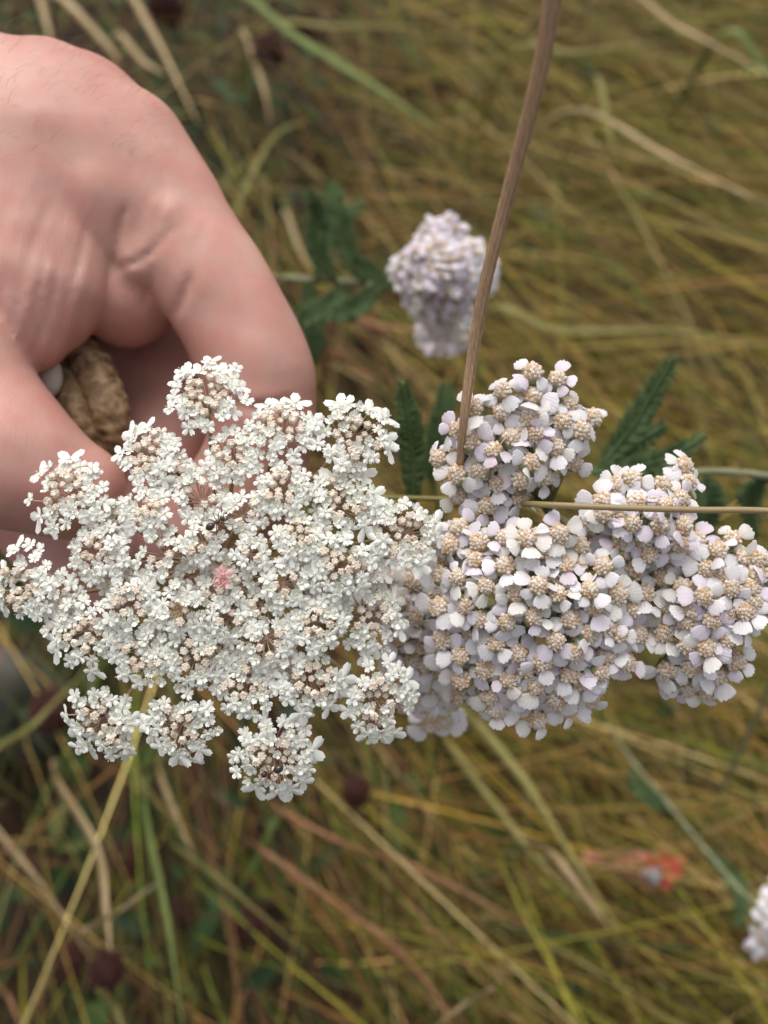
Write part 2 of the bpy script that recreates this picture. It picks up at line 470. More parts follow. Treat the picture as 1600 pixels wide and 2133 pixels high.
STALKS = [  # colour, width in photo px, pixel path with height above the ground
    ('straw', 20, [(-20, 1700, .10), (90, 1850, .13), (195, 2005, .16)]),
    ('straw', 22, [(110, 1600, .12), (200, 1760, .16), (222, 1900, .18), (232, 2010, .19)]),
    ('green', 22, [(300, 1650, .12), (345, 1900, .17), (385, 2160, .20)]),
    ('straw', 13, [(170, 1960, .2), (260, 1890, .2), (345, 1826, .2)]),
    ('olive', 16, [(-20, 1600, .16), (70, 1510, .15), (185, 1390, .13)]),
    ('straw', 16, [(330, 1590, .10), (375, 1720, .12), (420, 1810, .13)]),
    ('russet', 16, [(560, 1680, .13), (690, 1745, .15), (830, 1800, .16)]),
    ('olive', 14, [(350, 1750, .12), (480, 1850, .14), (640, 1990, .16)]),
    ('russet', 16, [(530, 1760, .14), (670, 1860, .15), (850, 2000, .18), (950, 2140, .2)]),
    ('green', 16, [(590, 1690, .12), (530, 1800, .12), (480, 1890, .1)]),
    ('olive', 22, [(950, 1470, .12), (1080, 1610, .15), (1140, 1700, .16), (1290, 1940, .18)]),
    ('olive', 18, [(920, 1540, .11), (1010, 1650, .13), (1120, 1790, .15), (1250, 1920, .17)]),
    ('straw', 20, [(1120, 1760, .16), (1230, 1880, .17), (1270, 1935, .17)]),
    ('russet', 16, [(800, 1780, .12), (950, 1850, .13), (1100, 1930, .14)]),
    ('straw', 15, [(1040, 2040, .2), (970, 2090, .2), (900, 2145, .2)]),
    ('russet', 16, [(-10, 2020, .12), (20, 2080, .12), (45, 2145, .12)]),
    ('olive', 24, [(215, 2030, .16), (240, 2100, .16), (262, 2150, .16)]),
    ('straw', 18, [(262, -20, .10), (330, 90, .13), (410, 250, .16)]),
    ('straw', 20, [(110, -10, .10), (210, 80, .12), (250, 130, .14)]),
    ('straw', 18, [(240, 80, .12), (300, 130, .13), (345, 155, .14)]),
    ('straw', 18, [(80, -20, .1), (95, 40, .12), (112, 110, .13)]),
    ('green', 20, [(470, -20, .12), (620, 80, .14), (780, 180, .16), (910, 270, .18)]),
    ('olive', 14, [(540, 75, .12), (700, 55, .12), (900, 60, .12)]),
    ('olive', 16, [(1060, 120, .14), (1200, 110, .15), (1430, 80, .14)]),
    ('straw', 14, [(1250, -10, .16), (1420, 60, .17), (1620, 165, .18)]),
    ('straw', 14, [(1180, 230, .12), (1400, 330, .15), (1620, 440, .17)]),
    ('olive', 14, [(1230, 170, .15), (1265, 250, .16), (1275, 330, .16)]),
    ('olive', 18, [(1010, 655, .16), (1160, 690, .17), (1400, 690, .17), (1620, 725, .17)]),
    ('russet', 16, [(690, 668, .14), (790, 680, .14), (930, 695, .14)]),
    ('russet', 16, [(690, 735, .10), (760, 780, .10), (830, 805, .1)]),
    ('straw', 14, [(590, 440, .10), (625, 520, .11), (660, 580, .11)]),
    ('olive', 16, [(470, 520, .1), (560, 300, .13), (640, 250, .14)]),
    ('straw', 13, [(500, 60, .10), (545, 170, .12), (565, 260, .12)]),
    ('green', 18, [(1500, 80, .16), (1600, 150, .16), (1700, 190, .16)]),
]
SPECIAL = {0: 'straw stalk slanting down to the pair of maroon seed heads', 1: 'kinked straw stalk standing over a maroon seed head', 2: 'long green grass blade running down beside the maroon seed heads',
    3: 'short straw stalk lying crosswise over a long green blade', 4: 'olive grass blade slanting across in front of the grey stone', 5: 'straw stalk hanging out below the two low umbellets', 12: 'straw stalk tip lying next to the pink wrapper',
    10: 'broad olive blade coming out from under the yarrow towards the wrapper', 11: 'narrower olive blade beside the broad one under the yarrow', 17: 'straw stalk slanting down towards the knuckle of the hand',
    21: 'long green grass blade arching beyond the knuckle towards the dry brown stalk', 27: 'long olive blade running level beyond the top yarrow heads', 28: 'russet stalk lying under the lilac yarrow head',
    29: 'short russet stalk below the lilac yarrow head beside the finger'}
for si, (colr, wpx, path) in enumerate(STALKS):
    pts = [on_plane(*p) for p in path]
    root = (pts[0] + (pts[0] - pts[1]) * 0.6)
    root.z = 0.0                                          # every stalk runs down to the ground
    d = -(CAM_M.inverted() @ pts[1]).z
    V, Fc = flat_blade([root] + pts, wpx * 0.85 / F * d)
    lb, gp = STALK_LABEL[colr]
    lb = SPECIAL.get(si, lb)
    link('grass_stalk', mesh_from('grass_stalk', V, Fc, [STALK_MATS[colr]]), None, None, None, lb, 'grass', gp)

def seed_head(px, py, z, rpx, tall=1.3, label=None):
    c = on_plane(px, py, z)
    d = -(CAM_M.inverted() @ c).z
    r = rpx / F * d
    base = Vector((c.x + random.uniform(-.03, .03), c.y + random.uniform(-.02, .05), 0))
    t = thing('burnet_flower', base, label or 'small oval maroon seed head on a thin stem in the blurred grass', 'flower', 'maroon seed heads in the meadow')
    ax = (Vector((random.uniform(-.4, .4), random.uniform(-.6, .2), 1))).normalized()
    sb = MB(); sb.tube(bez([base, base.lerp(c, .6) + rvec(.004), c - ax * r * tall * .8], 6), 0.0009, 5)
    link('stem', sb.mesh('stem', [STALK_MATS['russet']]), t)
    hb = MB()
    x = ax.orthogonal().normalized(); y = ax.cross(x)
    hb.ellipsoid(c, (x * r * .85, y * r * .85, ax * r * tall * .9), 10, 7)
    for k in range(70):                                   # packed flowerlets
        zz = 1 - 2 * (k + .5) / 70; an = k * 2.39996
        rr = math.sqrt(1 - zz * zz)
        nrm = x * (rr * math.cos(an)) + y * (rr * math.sin(an)) + ax * zz
        q = c + x * (rr * math.cos(an) * r * .9) + y * (rr * math.sin(an) * r * .9) + ax * (zz * r * tall * .95)
        o = nrm.orthogonal().normalized(); o2 = nrm.cross(o)
        hb.ellipsoid(q, (o * r * .17, o2 * r * .17, nrm * r * .2), 5, 4)
    link('flower_head', hb.mesh('flower_head', [M_SEED]), t)
SEED_LABELS = ['maroon seed head hanging below the umbellet that touches the yarrow', 'maroon seed head where two straw stalks meet', 'small maroon seed head in the dark leaves beyond the knuckle', 'maroon seed head above the back of the hand', None, None, 'maroon seed head in the gap beside the grey stone', 'maroon seed head hidden under the lilac yarrow', None, 'maroon seed head in the gap beside the feathery upright leaf', None, None]
for a in [(742, 1650, .14, 30, 1.6), (222, 2020, .19, 36, 1.1), (560, 108, .12, 34, 1.2), (345, 12, .12, 36, 1.2), (375, 1905, .08, 34, 1.2), (520, 1925, .08, 38, 1.2), (110, 1480, .10, 46, 1.1), (770, 705, .10, 30, 1.2), (270, 1790, .07, 38, 1.2), (835, 935, .10, 26, 1.3), (640, 60, .08, 32, 1.2), (150, 2000, .06, 40, 1.1)]:
    seed_head(*a, SEED_LABELS.pop(0))

# crumpled red wrapper lying in the grass
wc = on_plane(1330, 1805, .07)
M_RED = [mat_simple('wrapper_red', (0.50, 0.05, 0.06), (0.58, 0.12, 0.07), 60, 0.4), mat_simple('wrapper_pink', (0.42, 0.15, 0.13), (0.44, 0.24, 0.14), 40, 0.5), mat_simple('wrapper_blue', (0.30, 0.34, 0.42), (0.42, 0.44, 0.5), 60, 0.35)]
wp = thing('sweet_wrapper', Vector((wc.x, wc.y, 0)), 'crumpled red and pink wrapper with a bluish patch lying in the grass', 'litter')
def crumple(name, px0, py0, px1, py1, hpx, mat, z0, z1, seed):
    rs = random.Random(seed)
    a, c = on_plane(px0, py0, z0), on_plane(px1, py1, z1)
    d = (c - a); L = d.length; d.normalize()
    s = d.cross(Vector((0, 0, 1))).normalized(); u = s.cross(d)
    hw = hpx / F * .6
    nx, ny = 8, 5
    V = []
    for lay in (0, 1):
        for i in range(nx + 1):
            for j in range(ny + 1):
                t, w = i / nx, j / ny * 2 - 1
                p = a + d * (t * L) + s * (w * hw * (0.45 + .55 * rs.random()) * (.55 + .45 * t)) + u * (rs.uniform(-.003, .003) + (0.006 * (1 - w * w) + .002) * (1 if lay else -.3))
                V.append(p)
    Fc, K = [], (nx + 1) * (ny + 1)
    for i in range(nx):
        for j in range(ny):
            q = i * (ny + 1) + j
            Fc.append((q, q + 1, q + ny + 2, q + ny + 1)); Fc.append((K + q + ny + 1, K + q + ny + 2, K + q + 1, K + q))
    rim = [i * (ny + 1) for i in range(nx + 1)] + [nx * (ny + 1) + j for j in range(1, ny + 1)] + [i * (ny + 1) + ny for i in range(nx - 1, -1, -1)] + [j for j in range(ny - 1, 0, -1)]
    for k in range(len(rim)):
        p, q = rim[k], rim[(k + 1) % len(rim)]
        Fc.append((p, q, K + q, K + p))
    link(name, mesh_from(name, V, Fc, [mat], smooth=False), wp)
crumple('torn_end', 1225, 1792, 1372, 1812, 42, M_RED[1], .07, .095, 1)
crumple('red_end', 1362, 1803, 1412, 1820, 40, M_RED[0], .098, .112, 2)
crumple('blue_patch', 1348, 1822, 1372, 1829, 15, M_RED[2], .112, .116, 3)

# dull grey stone at the edge of the grass
M_STONE = mat_simple('grey_stone', (0.085, 0.082, 0.062), (0.14, 0.13, 0.105), 30, 0.9, bump=0.5, bscale=120)
scn = on_plane(-55, 1420, .10)
sm = MB(); sm.ellipsoid((0, 0, 0), (Vector((.036, 0, 0)), Vector((0, .031, 0)), Vector((0, 0, .1))), 24, 16)
sv = [Vector(v) * (1 + .06 * math.sin(v[0] * 90 + v[2] * 60) * math.cos(v[1] * 80)) for v in sm.v]
link('grey_stone', mesh_from('grey_stone', sv, sm.f, [M_STONE]), None, Matrix.Translation((scn.x, scn.y, 0.03)), None, 'dull grey rounded stone standing in the dark grass', 'stone')

# ------------------------------------------------------------------ yarrow
PXM = 0.16 / F          # one photo pixel at flower distance, in metres

def tri_petal(seed):
    """short broad ray with three blunt teeth, unit length along +X, a little cupped"""
    rs = random.Random(seed)
    rows = [(0.0, .18), (.2, .40), (.45, .53), (.7, .57), (.86, .53), (.96, .43)]
    cols = [-1, -.8, -.55, -.3, 0, .3, .55, .8, 1]
    tip = {1: -.24, .8: -.07, .55: -.01, .3: -.06, 0: .03}
    V = []
    k1, k2, k3 = rs.uniform(-.1, .5), rs.uniform(-.25, .25), rs.uniform(.6, 1.6)
    asym = rs.uniform(-.08, .08)
    for ri, (x, w) in enumerate(rows):
        for c in cols:
            f = (0, 0, 0, .15, .55, 1)[ri]
            xx = x + f * (tip[abs(c)] + rs.uniform(-.03, .03)) + asym * c * x
            z = -.35 * k1 * x * x - .20 * k3 * (abs(c) ** 2.2) * w + .022 * math.cos(c * 9.0) * min(1, x * 2) + k2 * c * x * .4 + rs.uniform(-.012, .012)
            V.append((xx, c * w, z))
    Fc = []
    nc = len(cols)
    for r in range(len(rows) - 1):
        for c in range(nc - 1):
            q = r * nc + c
            Fc.append((q, q + 1, q + nc + 1, q + nc))
    tint = np.array([(x, c * .5 + .5, rs.random()) for x, w in rows for c in cols])
    return np.array(V), Fc, tint
TRI = [tri_petal(i) for i in range(10)]

def disc_mesh(seed):
    """domed centre of little five-lobed florets over a bract cup; unit = disc radius"""
    rs = random.Random(seed)
    mb = MB()
    mb.ellipsoid((0, 0, -.25), (Vector((.92, 0, 0)), Vector((0, .92, 0)), Vector((0, 0, .62))), 12, 8, 3)
    n = 24
    for i in range(n):
        r = .93 * math.sqrt((i + .5) / n); an = i * 2.39996 + rs.uniform(-.12, .12)
        h = .42 * (1 - r * r) + rs.uniform(-.04, .08)
        c = Vector((r * math.cos(an), r * math.sin(an), h))
        nr = Vector((c.x * .9, c.y * .9, 1.0)).normalized()
        ox = nr.orthogonal().normalized(); oy = nr.cross(ox)
        s = rs.uniform(.17, .24)
        sp = rs.uniform(0, 1.2)
        V, mi = [c - nr * .06], []
        for k in range(5):
            a = sp + k * 1.2566
            V.append(c + (ox * math.cos(a) + oy * math.sin(a)) * s + nr * rs.uniform(.0, .06))
            a += .628
            V.append(c + (ox * math.cos(a) + oy * math.sin(a)) * s * .6 + nr * .05)
        for k in range(10):
            V.append(V[1 + k] * 1.0 - nr * .26)
        Fc = [(0, 1 + k, 1 + (k + 1) % 10) for k in range(10)] + [(1 + k, 11 + k, 11 + (k + 1) % 10, 1 + (k + 1) % 10) for k in range(10)]
        m = rs.choices([0, 1, 2], [.42, .5, .10])[0]
        inner = 2 if rs.random() < .35 else m
        mb.add(V, Fc, [inner] * 10 + [m] * 10)
        if rs.random() < .6:                              # stigma knob
            mb.ellipsoid(c + nr * .08, (ox * .055, oy * .055, nr * .09), 5, 4, 1)
    # bract cup
    rings = [(0.86, -.1), (.98, -.5), (.9, -1.1), (.55, -1.7), (.14, -1.95)]
    V = [Vector((r * math.cos(k * .5236) * (1 + .07 * (k % 2)), r * math.sin(k * .5236) * (1 + .07 * (k % 2)), z)) for r, z in rings for k in range(12)]
    Fc = [(i * 12 + k, (i + 1) * 12 + k, (i + 1) * 12 + (k + 1) % 12, i * 12 + (k + 1) % 12) for i in range(4) for k in range(12)]
    mb.add(V, Fc, 4)
    return mb
DISC = [disc_mesh(i) for i in range(5)]
DISC_ME = [d.mesh('flower_head', M_YD + [M_YGREEN]) for d in DISC]
TRI_ME = [[mesh_from('ray_petal', v, f, [mt], colors=t) for (v, f, t) in TRI] for mt in M_YP]

def feather_leaf(pts, width, n=34):
    """narrow much-divided leaf: midrib with many short lobed segments on both sides"""
    pts = bez(pts, 10)
    mb = MB()
    mb.tube(pts, [0.0007] * len(pts), 5)
    m = len(pts)
    for i in range(n):
        t = (i + .5) / n * (m - 1)
        k = int(t); p = pts[k].lerp(pts[min(k + 1, m - 1)], t - k)
        d = (pts[min(k + 1, m - 1)] - pts[k]).normalized() if k < m - 1 else (pts[-1] - pts[-2]).normalized()
        s = d.cross(BKI).normalized()
        w = width * (0.45 + .75 * math.sin(math.pi * min(1, (i + 2) / (n + 2)) ** .8)) * .5
        for sg in (-1, 1):
            for lobe in range(3):
                dd = (s * sg + d * (.35 + .3 * lobe * .5) + BKI * random.uniform(-.5, .6)).normalized()
                q = p + dd * w * (.0 + .25 * lobe)
                L = w * random.uniform(.6, .95)
                o = dd.cross(BKI).normalized() * L * .16
                mb.add([q - o, q + o, q + dd * L * .6 + o * .8, q + dd * L, q + dd * L * .6 - o * .8, q + dd * L * .4 + BKI * L * .12], [(0, 1, 5), (1, 2, 5), (2, 3, 5), (3, 4, 5), (4, 0, 5)])
    return mb

def yarrow_heads(root, heads, petals_own, petal_px, disc_px, hub_of, px_depth=None, lilac=0.16, detail=True):
    """heads: (pos, normal, size). The first petals_own heads carry their petals as objects, the rest share one mass."""
    mass = []
    for i, (pos, nrm, sz) in enumerate(heads):
        px = -(CAM_M.inverted() @ pos).z / F
        s = disc_px * .5 * px * sz
        M = frame(pos, nrm, random.uniform(0, 6.28), s)
        h = link('flower_head', random.choice(DISC_ME), root, M)
        own = i < petals_own
        npet = random.choices([5, 6, 4], [.7, .15, .15])[0]
        a0 = random.uniform(0, 6.28)
        tone = random.choices([0, 1, 2, 3], [.62, lilac, .18, .06])[0]
        for k in range(npet):
            if random.random() < .10: continue
            an = a0 + k * 2 * math.pi / npet + random.uniform(-.15, .15)
            L = petal_px * px * sz * random.uniform(.75, 1.15)
            tilt = random.gauss(.16, .34)
            Mp = frame(pos, nrm) @ Matrix.Rotation(an, 4, 'Z') @ Matrix.Translation((s * .80, 0, -s * .10)) @ Matrix.Rotation(tilt, 4, 'Y') @ Matrix.Rotation(random.gauss(0, .38), 4, 'X') @ Matrix.Diagonal((L, L * random.uniform(.9, 1.15), L, 1))
            tn = tone if random.random() < .75 else random.choice([0, 0, 1, 2])
            vi = random.randrange(len(TRI))
            if own:
                link('ray_petal', TRI_ME[tn][vi], h, Mp)
            else:
                mass.append(((TRI[vi][0], TRI[vi][1], [tn] * len(TRI[vi][1]), TRI[vi][2]), Mp))
    if mass:
        link('petal_mass', merge('petal_mass', mass, M_YP), root, None, 'stuff')

def corymb_branch(root, hub, heads, r=0.0006):
    mb = MB()
    c = sum((h[0] for h in heads), Vector()) / len(heads)
    node = hub.lerp(c, .55)
    mb.tube(bez([hub, hub.lerp(node, .5) + rvec(.001), node], 5), [r * 1.9] * 11, 6)
    groups = {}
    for h in heads:
        groups.setdefault((round((h[0] - c).dot(RTI) / .009), round((h[0] - c).dot(UPI) / .009)), []).append(h)
    for g in groups.values():
        gc = sum((h[0] - h[1].normalized() * .006 for h in g), Vector()) / len(g)
        mid = node.lerp(gc, .72)
        mb.tube(bez([node, node.lerp(mid, .5) + rvec(.0006), mid], 4), r * 1.2, 5)
        for h in g:
            end = h[0] - h[1].normalized() * .0031
            mb.tube(bez([mid, mid.lerp(end, .6) - h[1].normalized() * .001, end], 3), r * .75, 5)
    return link('branch', mb.mesh('branch', [M_YSTEM]), root)

CLUSTERS = {  # apex px, radius px, front depth, bulge depth
    'T': (1070, 880, 185, .1590, .007),
    'M': (1140, 1210, 260, .1575, .011),
    'U': (1345, 1070, 140, .1595, .005),
    'R': (1500, 1240, 170, .1610, .007),
    'B': (850, 1270, 150, .1770, .009),
}
Z6 = [(925,190),(1110,240),(700,330),(925,360),(490,450),(690,490),(895,535),(1200,425),(1145,555),(1290,630),(365,620),(460,700),(765,675),(935,660),(630,765),(1090,745),(220,830),(360,950),(530,920),(915,860),(1230,860),(840,1000),(1010,980),(660,1020),(370,1110),(590,1185),(830,1130),(680,1270)]
Z7 = [(270,270),(470,250),(440,365),(650,220),(790,225),(890,300),(1010,195),(1150,270),(650,405),(1050,400),(1300,410),(210,465),(330,490),(520,545),(720,590),(870,540),(1000,595),(1210,570),(1405,605),(1415,250),(380,680),(200,680),(660,790),(840,750),(1085,765),(1240,680),(1510,695),(1215,855),(1330,820),(1400,860),(1550,875),(590,920),(985,910),(730,1000),(345,1015),(1110,1000),(900,1050),(1330,1010),(1455,1060),(1300,1130),(510,1105),(790,1105),(670,1165),(350,1170),(860,1210),(550,1275),(715,1270),(990,1310),(1070,1360),(860,1440),(590,1370),(1160,1180),(340,150),(470,770),(1080,1130),(230,900)]
Z7B = [(40,530),(115,940),(100,1050),(30,1040),(50,750),(190,790),(150,1200),(230,1260),(120,1340),(0,1180),(60,1290),(-60,880),(-120,640),(300,1330)]
Z5B = [(1090,20),(1320,40),(1440,130),(1500,210),(1330,280),(1390,590),(1350,460),(1250,560),(1480,640),(1440,760),(1180,30),(1230,160)]
Z8U = [(450,215),(690,260),(840,370),(325,265),(210,400),(480,400),(615,385),(210,490),(670,590),(860,590),(455,580),(825,740),(590,820),(720,420),(340,480)]
Z8M = [(825,900),(935,830),(690,1000),(550,1120),(700,1210),(500,1440),(400,1680),(230,1620),(210,1740)]
Z8R = [(1240,690),(1130,780),(1340,840),(1460,860),(1040,930),(850,1070),(1010,1160),(1230,1090),(1400,1080),(1500,1230),(1230,1270),(1080,1340),(1350,1270),(1330,1390),(1215,1490),(870,1350),(700,1440),(880,1550),(1040,1560),(1080,1650),(1270,1660),(920,1710),(720,1740),(1140,1770),(890,1890),(1040,1930),(1170,960),(1440,970),(1560,980),(1540,1120),(1420,1180),(1140,1210),(930,1260)]
HP = [('T', 850 + x / 3.556, 720 + y / 3.556) for x, y in Z6] + [('M', 850 + x / 3.2, 1050 + y / 3.2) for x, y in Z7] + \
     [('B', 850 + x / 3.2, 1050 + y / 3.2) for x, y in Z7B] + [('B', 450 + x / 3.2, 1200 + y / 3.2) for x, y in Z5B] + \
     [('U', 1200 + x / 3.81, 940 + y / 3.81) for x, y in Z8U] + [('M', 1200 + x / 3.81, 940 + y / 3.81) for x, y in Z8M] + [('R', 1200 + x / 3.81, 940 + y / 3.81) for x, y in Z8R]
def make_heads(hp, clusters, jit=.0007):
    out = {}
    for key, px, py in hp:
        ax, ay, R, d0, bl = clusters[key]
        rx, ry = (px - ax) / R, (py - ay) / R
        d = d0 + bl * (rx * rx + ry * ry) + random.uniform(-jit, jit) * 2
        pos = P(px, py, d)
        nrm = (BKI + RTI * rx * .50 - UPI * ry * .38 + UPI * .28 + rvec(.16)).normalized()
        out.setdefault(key, []).append((pos, nrm, random.uniform(.9, 1.08)))
    return out
HD = make_heads(HP, CLUSTERS)
# a second, lower layer of heads fills the gaps inside each corymb
extra = []
for key, n in (('M', 16), ('T', 8), ('U', 6), ('R', 10), ('B', 12)):
    own = [(px, py) for k, px, py in HP if k == key]
    tries = 0
    while n > 0 and tries < 4000:
        tries += 1
        a = random.choice(own); px, py = a[0] + random.uniform(-60, 60), a[1] + random.uniform(-60, 60)
        near = sorted(math.hypot(px - q[0], py - q[1]) for q in own)
        if near[0] > 27 and near[2] < 75:
            own.append((px, py)); extra.append((key, px, py)); n -= 1
XH = make_heads(extra, {k: (v[0], v[1], v[2], v[3] + .0035, v[4]) for k, v in CLUSTERS.items()})

ybase = Vector((0.16, 0.02, 0.0))
yr = thing('yarrow_flower', ybase, 'large pinkish white yarrow with many tan-centred flower heads beside the lacy white umbel', 'flower')
hub = P(1210, 1180, .205)
all_heads = []
for key in 'TMURB':
    hs = HD[key] + XH.get(key, [])
    corymb_branch(yr, hub, hs)
    all_heads += [(h, key) for h in hs]
order = {'M': 0, 'T': 1, 'R': 2, 'U': 2, 'B': 9}
all_heads.sort(key=lambda h: (h[1] == 'B', (CAM_M.inverted() @ h[0][0]).z * -1))
yarrow_heads(yr, [h[0] for h in all_heads], 60, 33.5, 44, hub)
smb = MB()
spts = bez([hub, P(1260, 1060, .225), P(1420, 988, .242), P(1600, 992, .25), P(1760, 1040, .27), ybase + Vector((0.03, 0.02, 0))], 10)
smb.tube(spts, [0.0010] * len(spts), 8)
link('stem', smb.mesh('stem', [M_YSTEM]), yr)
for lp, w in (([(1255, 965, .236), (1310, 900, .234), (1360, 820, .230), (1405, 742, .226)], .0042),
              ([(1230, 985, .236), (1320, 975, .235), (1400, 950, .233), (1470, 905, .232)], .0040),
              ([(1250, 975, .238), (1310, 935, .239), (1385, 885, .240)], .0040),
              ([(1470, 992, .244), (1478, 1050, .248), (1470, 1130, .257)], .0045),
              ([(1600, 992, .250), (1560, 1040, .257), (1575, 1120, .267)], .004)):
    lf = feather_leaf([P(*q) for q in lp], w * 1.5)
    link('leaf', lf.mesh('leaf', [M_YLEAF]), yr)

# the yarrow farther back, on its own stem with leaves
def small_yarrow(name, heads_px, clusters, base, stem_pts, leaves, label, petal_px, disc_px, lilac, stem_r=.0012):
    t = thing(name, base, label, 'flower')
    H = make_heads(heads_px, clusters, .001)
    hb = P(*stem_pts[0])
    allh = []
    for key in H:
        corymb_branch(t, hb, H[key])
        allh += H[key]
    yarrow_heads(t, allh, 0, petal_px, disc_px, hb, lilac=lilac)
    m = MB(); pts = bez([P(*q) for q in stem_pts] + [base], 8)
    m.tube(pts, [stem_r] * len(pts), 7)
    link('stem', m.mesh('stem', [M_YSTEM]), t)
    for lp, w in leaves:
        link('leaf', feather_leaf([P(*q) for q in lp], w).mesh('leaf', [M_YLEAF]), t)
    return t
def fill(cx, cy, rx, ry, n, key, mind):
    out, tries = [], 0
    while len(out) < n and tries < 20000:
        tries += 1
        x, y = random.uniform(-1, 1), random.uniform(-1, 1)
        if x * x + y * y > 1: continue
        p = (cx + x * rx, cy + y * ry)
        if all(math.hypot(p[0] - q[1], p[1] - q[2]) > mind for q in out):
            out.append((key, *p))
    return out
bh = fill(925, 478, 42, 32, 10, 'a', 16) + fill(895, 560, 72, 66, 38, 'b', 16) + fill(985, 555, 42, 52, 18, 'b', 16) + fill(930, 665, 58, 62, 30, 'c', 16)
small_yarrow('yarrow_flower', bh, {'a': (925, 490, 60, .287, .008), 'b': (920, 540, 100, .278, .016), 'c': (930, 600, 70, .284, .022)},
    on_plane(420, 560, 0.0),
    [(900, 600, .31), (820, 600, .325), (720, 588, .335), (600, 580, .345), (500, 575, .37)],
    [([(760, 590, .33), (725, 520, .325), (700, 430, .32), (690, 380, .32)], .0075), ([(700, 585, .335), (660, 520, .33), (665, 440, .325), (640, 400, .32)], .0075),
     ([(720, 590, .335), (690, 630, .33), (640, 660, .33), (600, 700, .335)], .0075), ([(790, 595, .325), (740, 640, .32), (680, 660, .32)], .007),
     ([(660, 585, .335), (690, 480, .345), (760, 420, .35)], .007), ([(640, 585, .34), (655, 680, .34), (650, 760, .345)], .0075), ([(830, 600, .32), (760, 560, .315), (730, 540, .31)], .006)],
    'lilac tinged yarrow growing beyond the knuckles, its leafy stem leading behind the hand', 19, 19, 1.6)
rh = fill(1652, 1895, 56, 52, 22, 'a', 19) + fill(1610, 1965, 40, 26, 8, 'a', 19)
small_yarrow('yarrow_flower', rh, {'a': (1640, 1890, 90, .33, .012)}, on_plane(1200, 1400, 0.0),
    [(1640, 1900, .36), (1570, 1880, .375), (1470, 1770, .40), (1380, 1660, .43), (1300, 1560, .47)],
    [([(1470, 1770, .40), (1540, 1850, .40), (1540, 1930, .40)], .008), ([(1400, 1690, .43), (1340, 1650, .43), (1310, 1600, .43)], .008)],
    'white yarrow low in the grass beyond the red wrapper, on a pale slanting stem', 22, 22, .1, .0009)

# a feathery leaf rising between the hand and the yarrow
def ferny(base, path, w, label):
    t = thing('yarrow_leaf', base, label, 'leaf')
    p0 = P(*path[0])
    m = MB(); m.tube(bez([base, base.lerp(p0, .5) + Vector((.01, 0, .01)), p0], 6), .0008, 6)
    link('stalk', m.mesh('stalk', [M_YLEAF]), t)
    link('leaflet_blade', feather_leaf([P(*q) for q in path], w, 44).mesh('leaflet_blade', [M_YLEAF]), t)
ferny(Vector((0.02, 0.06, 0)), [(862, 1040, .215), (860, 960, .212), (852, 880, .208), (838, 795, .204)], .0058, 'feathery dark green leaf standing upright between the hand and the yarrow')
ferny(Vector((0.05, 0.10, 0)), [(900, 1000, .27), (905, 930, .265), (925, 850, .26), (930, 800, .26)], .006, 'dim feathery leaf behind the flower head that the brown stalk points at')

# ------------------------------------------------------------------ stems passing in front of the yarrow
def stalk(name, pts, rads, mat, label, cat, ridges, ridge, sides=20, nodes=()):
    m = MB()
    path = bez(pts, 12)
    n = len(path)
    rr = [np.interp(i / (n - 1) * (len(rads) - 1), range(len(rads)), rads) for i in range(n)]
    m.tube(path, rr, sides, 0, True, ridges, ridge)
    me = m.mesh(name, [mat])
    if ridges:                                            # streaks that run along the ribs
        st = np.array([(0.36, 0.235, 0.145)] * sides) * (1 + .12 * np.cos(ridges * np.arange(sides) * 2 * math.pi / sides))[:, None] * np.convolve(np.tile(RNG.uniform(.55, 1.4, sides), 3), [.25, .5, .25], 'same')[sides:2 * sides, None]
        a_ = me.attributes.new('tint', 'FLOAT_COLOR', 'POINT')
        c_ = np.ones((len(me.vertices), 4), np.float32); c_[:, :3] = np.tile(st, (n, 1)); a_.data.foreach_set('color', c_.ravel())
    return link(name, me, None, None, None, label, cat)
stalk('dry_stalk', [P(958, 965, .1640), P(967, 870, .1580), P(985, 740, .1545), P(1012, 590, .148), P(1060, 400, .139), P(1118, 180, .128), P(1152, 0, .120), P(1190, -250, .110), P(1260, -700, .100), P(1350, -1300, .092)],
      [7.5 * .164 / F, 9 * .158 / F, 12 * .1545 / F, 13 * .148 / F, 14.5 * .139 / F, 17 * .128 / F, 19 * .12 / F, 20 * .11 / F, 20 * .1 / F, 20 * .092 / F], mat_tint('dry_stalk', 0.55, 0.0),
      'ridged brown dry stem slanting down to end among the yarrow heads', 'stalk', 9, .06, 54)
# its upper half is a little bruised where it bends
M_GSTEM, gN, gL, gB = new_mat('grass_stem')
gB.inputs['Roughness'].default_value = 0.5
gtc = gN.new('ShaderNodeTexCoord'); gsx = gN.new('ShaderNodeSeparateXYZ'); gL.new(gtc.outputs['Generated'], gsx.inputs[0])
gr = ramp(gN, [(0.0, (0.17, 0.20, 0.05)), (0.35, (0.26, 0.19, 0.09)), (0.75, (0.28, 0.19, 0.09)), (0.92, (0.20, 0.18, 0.05))])
gL.new(gsx.outputs['X'], gr.inputs['Fac']); gL.new(gr.outputs['Color'], gB.inputs['Base Color'])
stalk('grass_straw', [P(660, 1034, .215), P(800, 1036, .203), P(960, 1041, .188), P(1060, 1047, .1720), P(1130, 1051, .1590), P(1300, 1058, .1545), P(1450, 1062, .1535), P(1600, 1064, .1525), P(1800, 1080, .151), P(2300, 1150, .16)],
      [6 * .16 / F] * 3 + [6.2 * .16 / F] + [6.6 * .157 / F] * 6, M_GSTEM,
      'thin smooth grass stem lying level across the yarrow, brown turning olive', 'stem', 0, 0, 14)

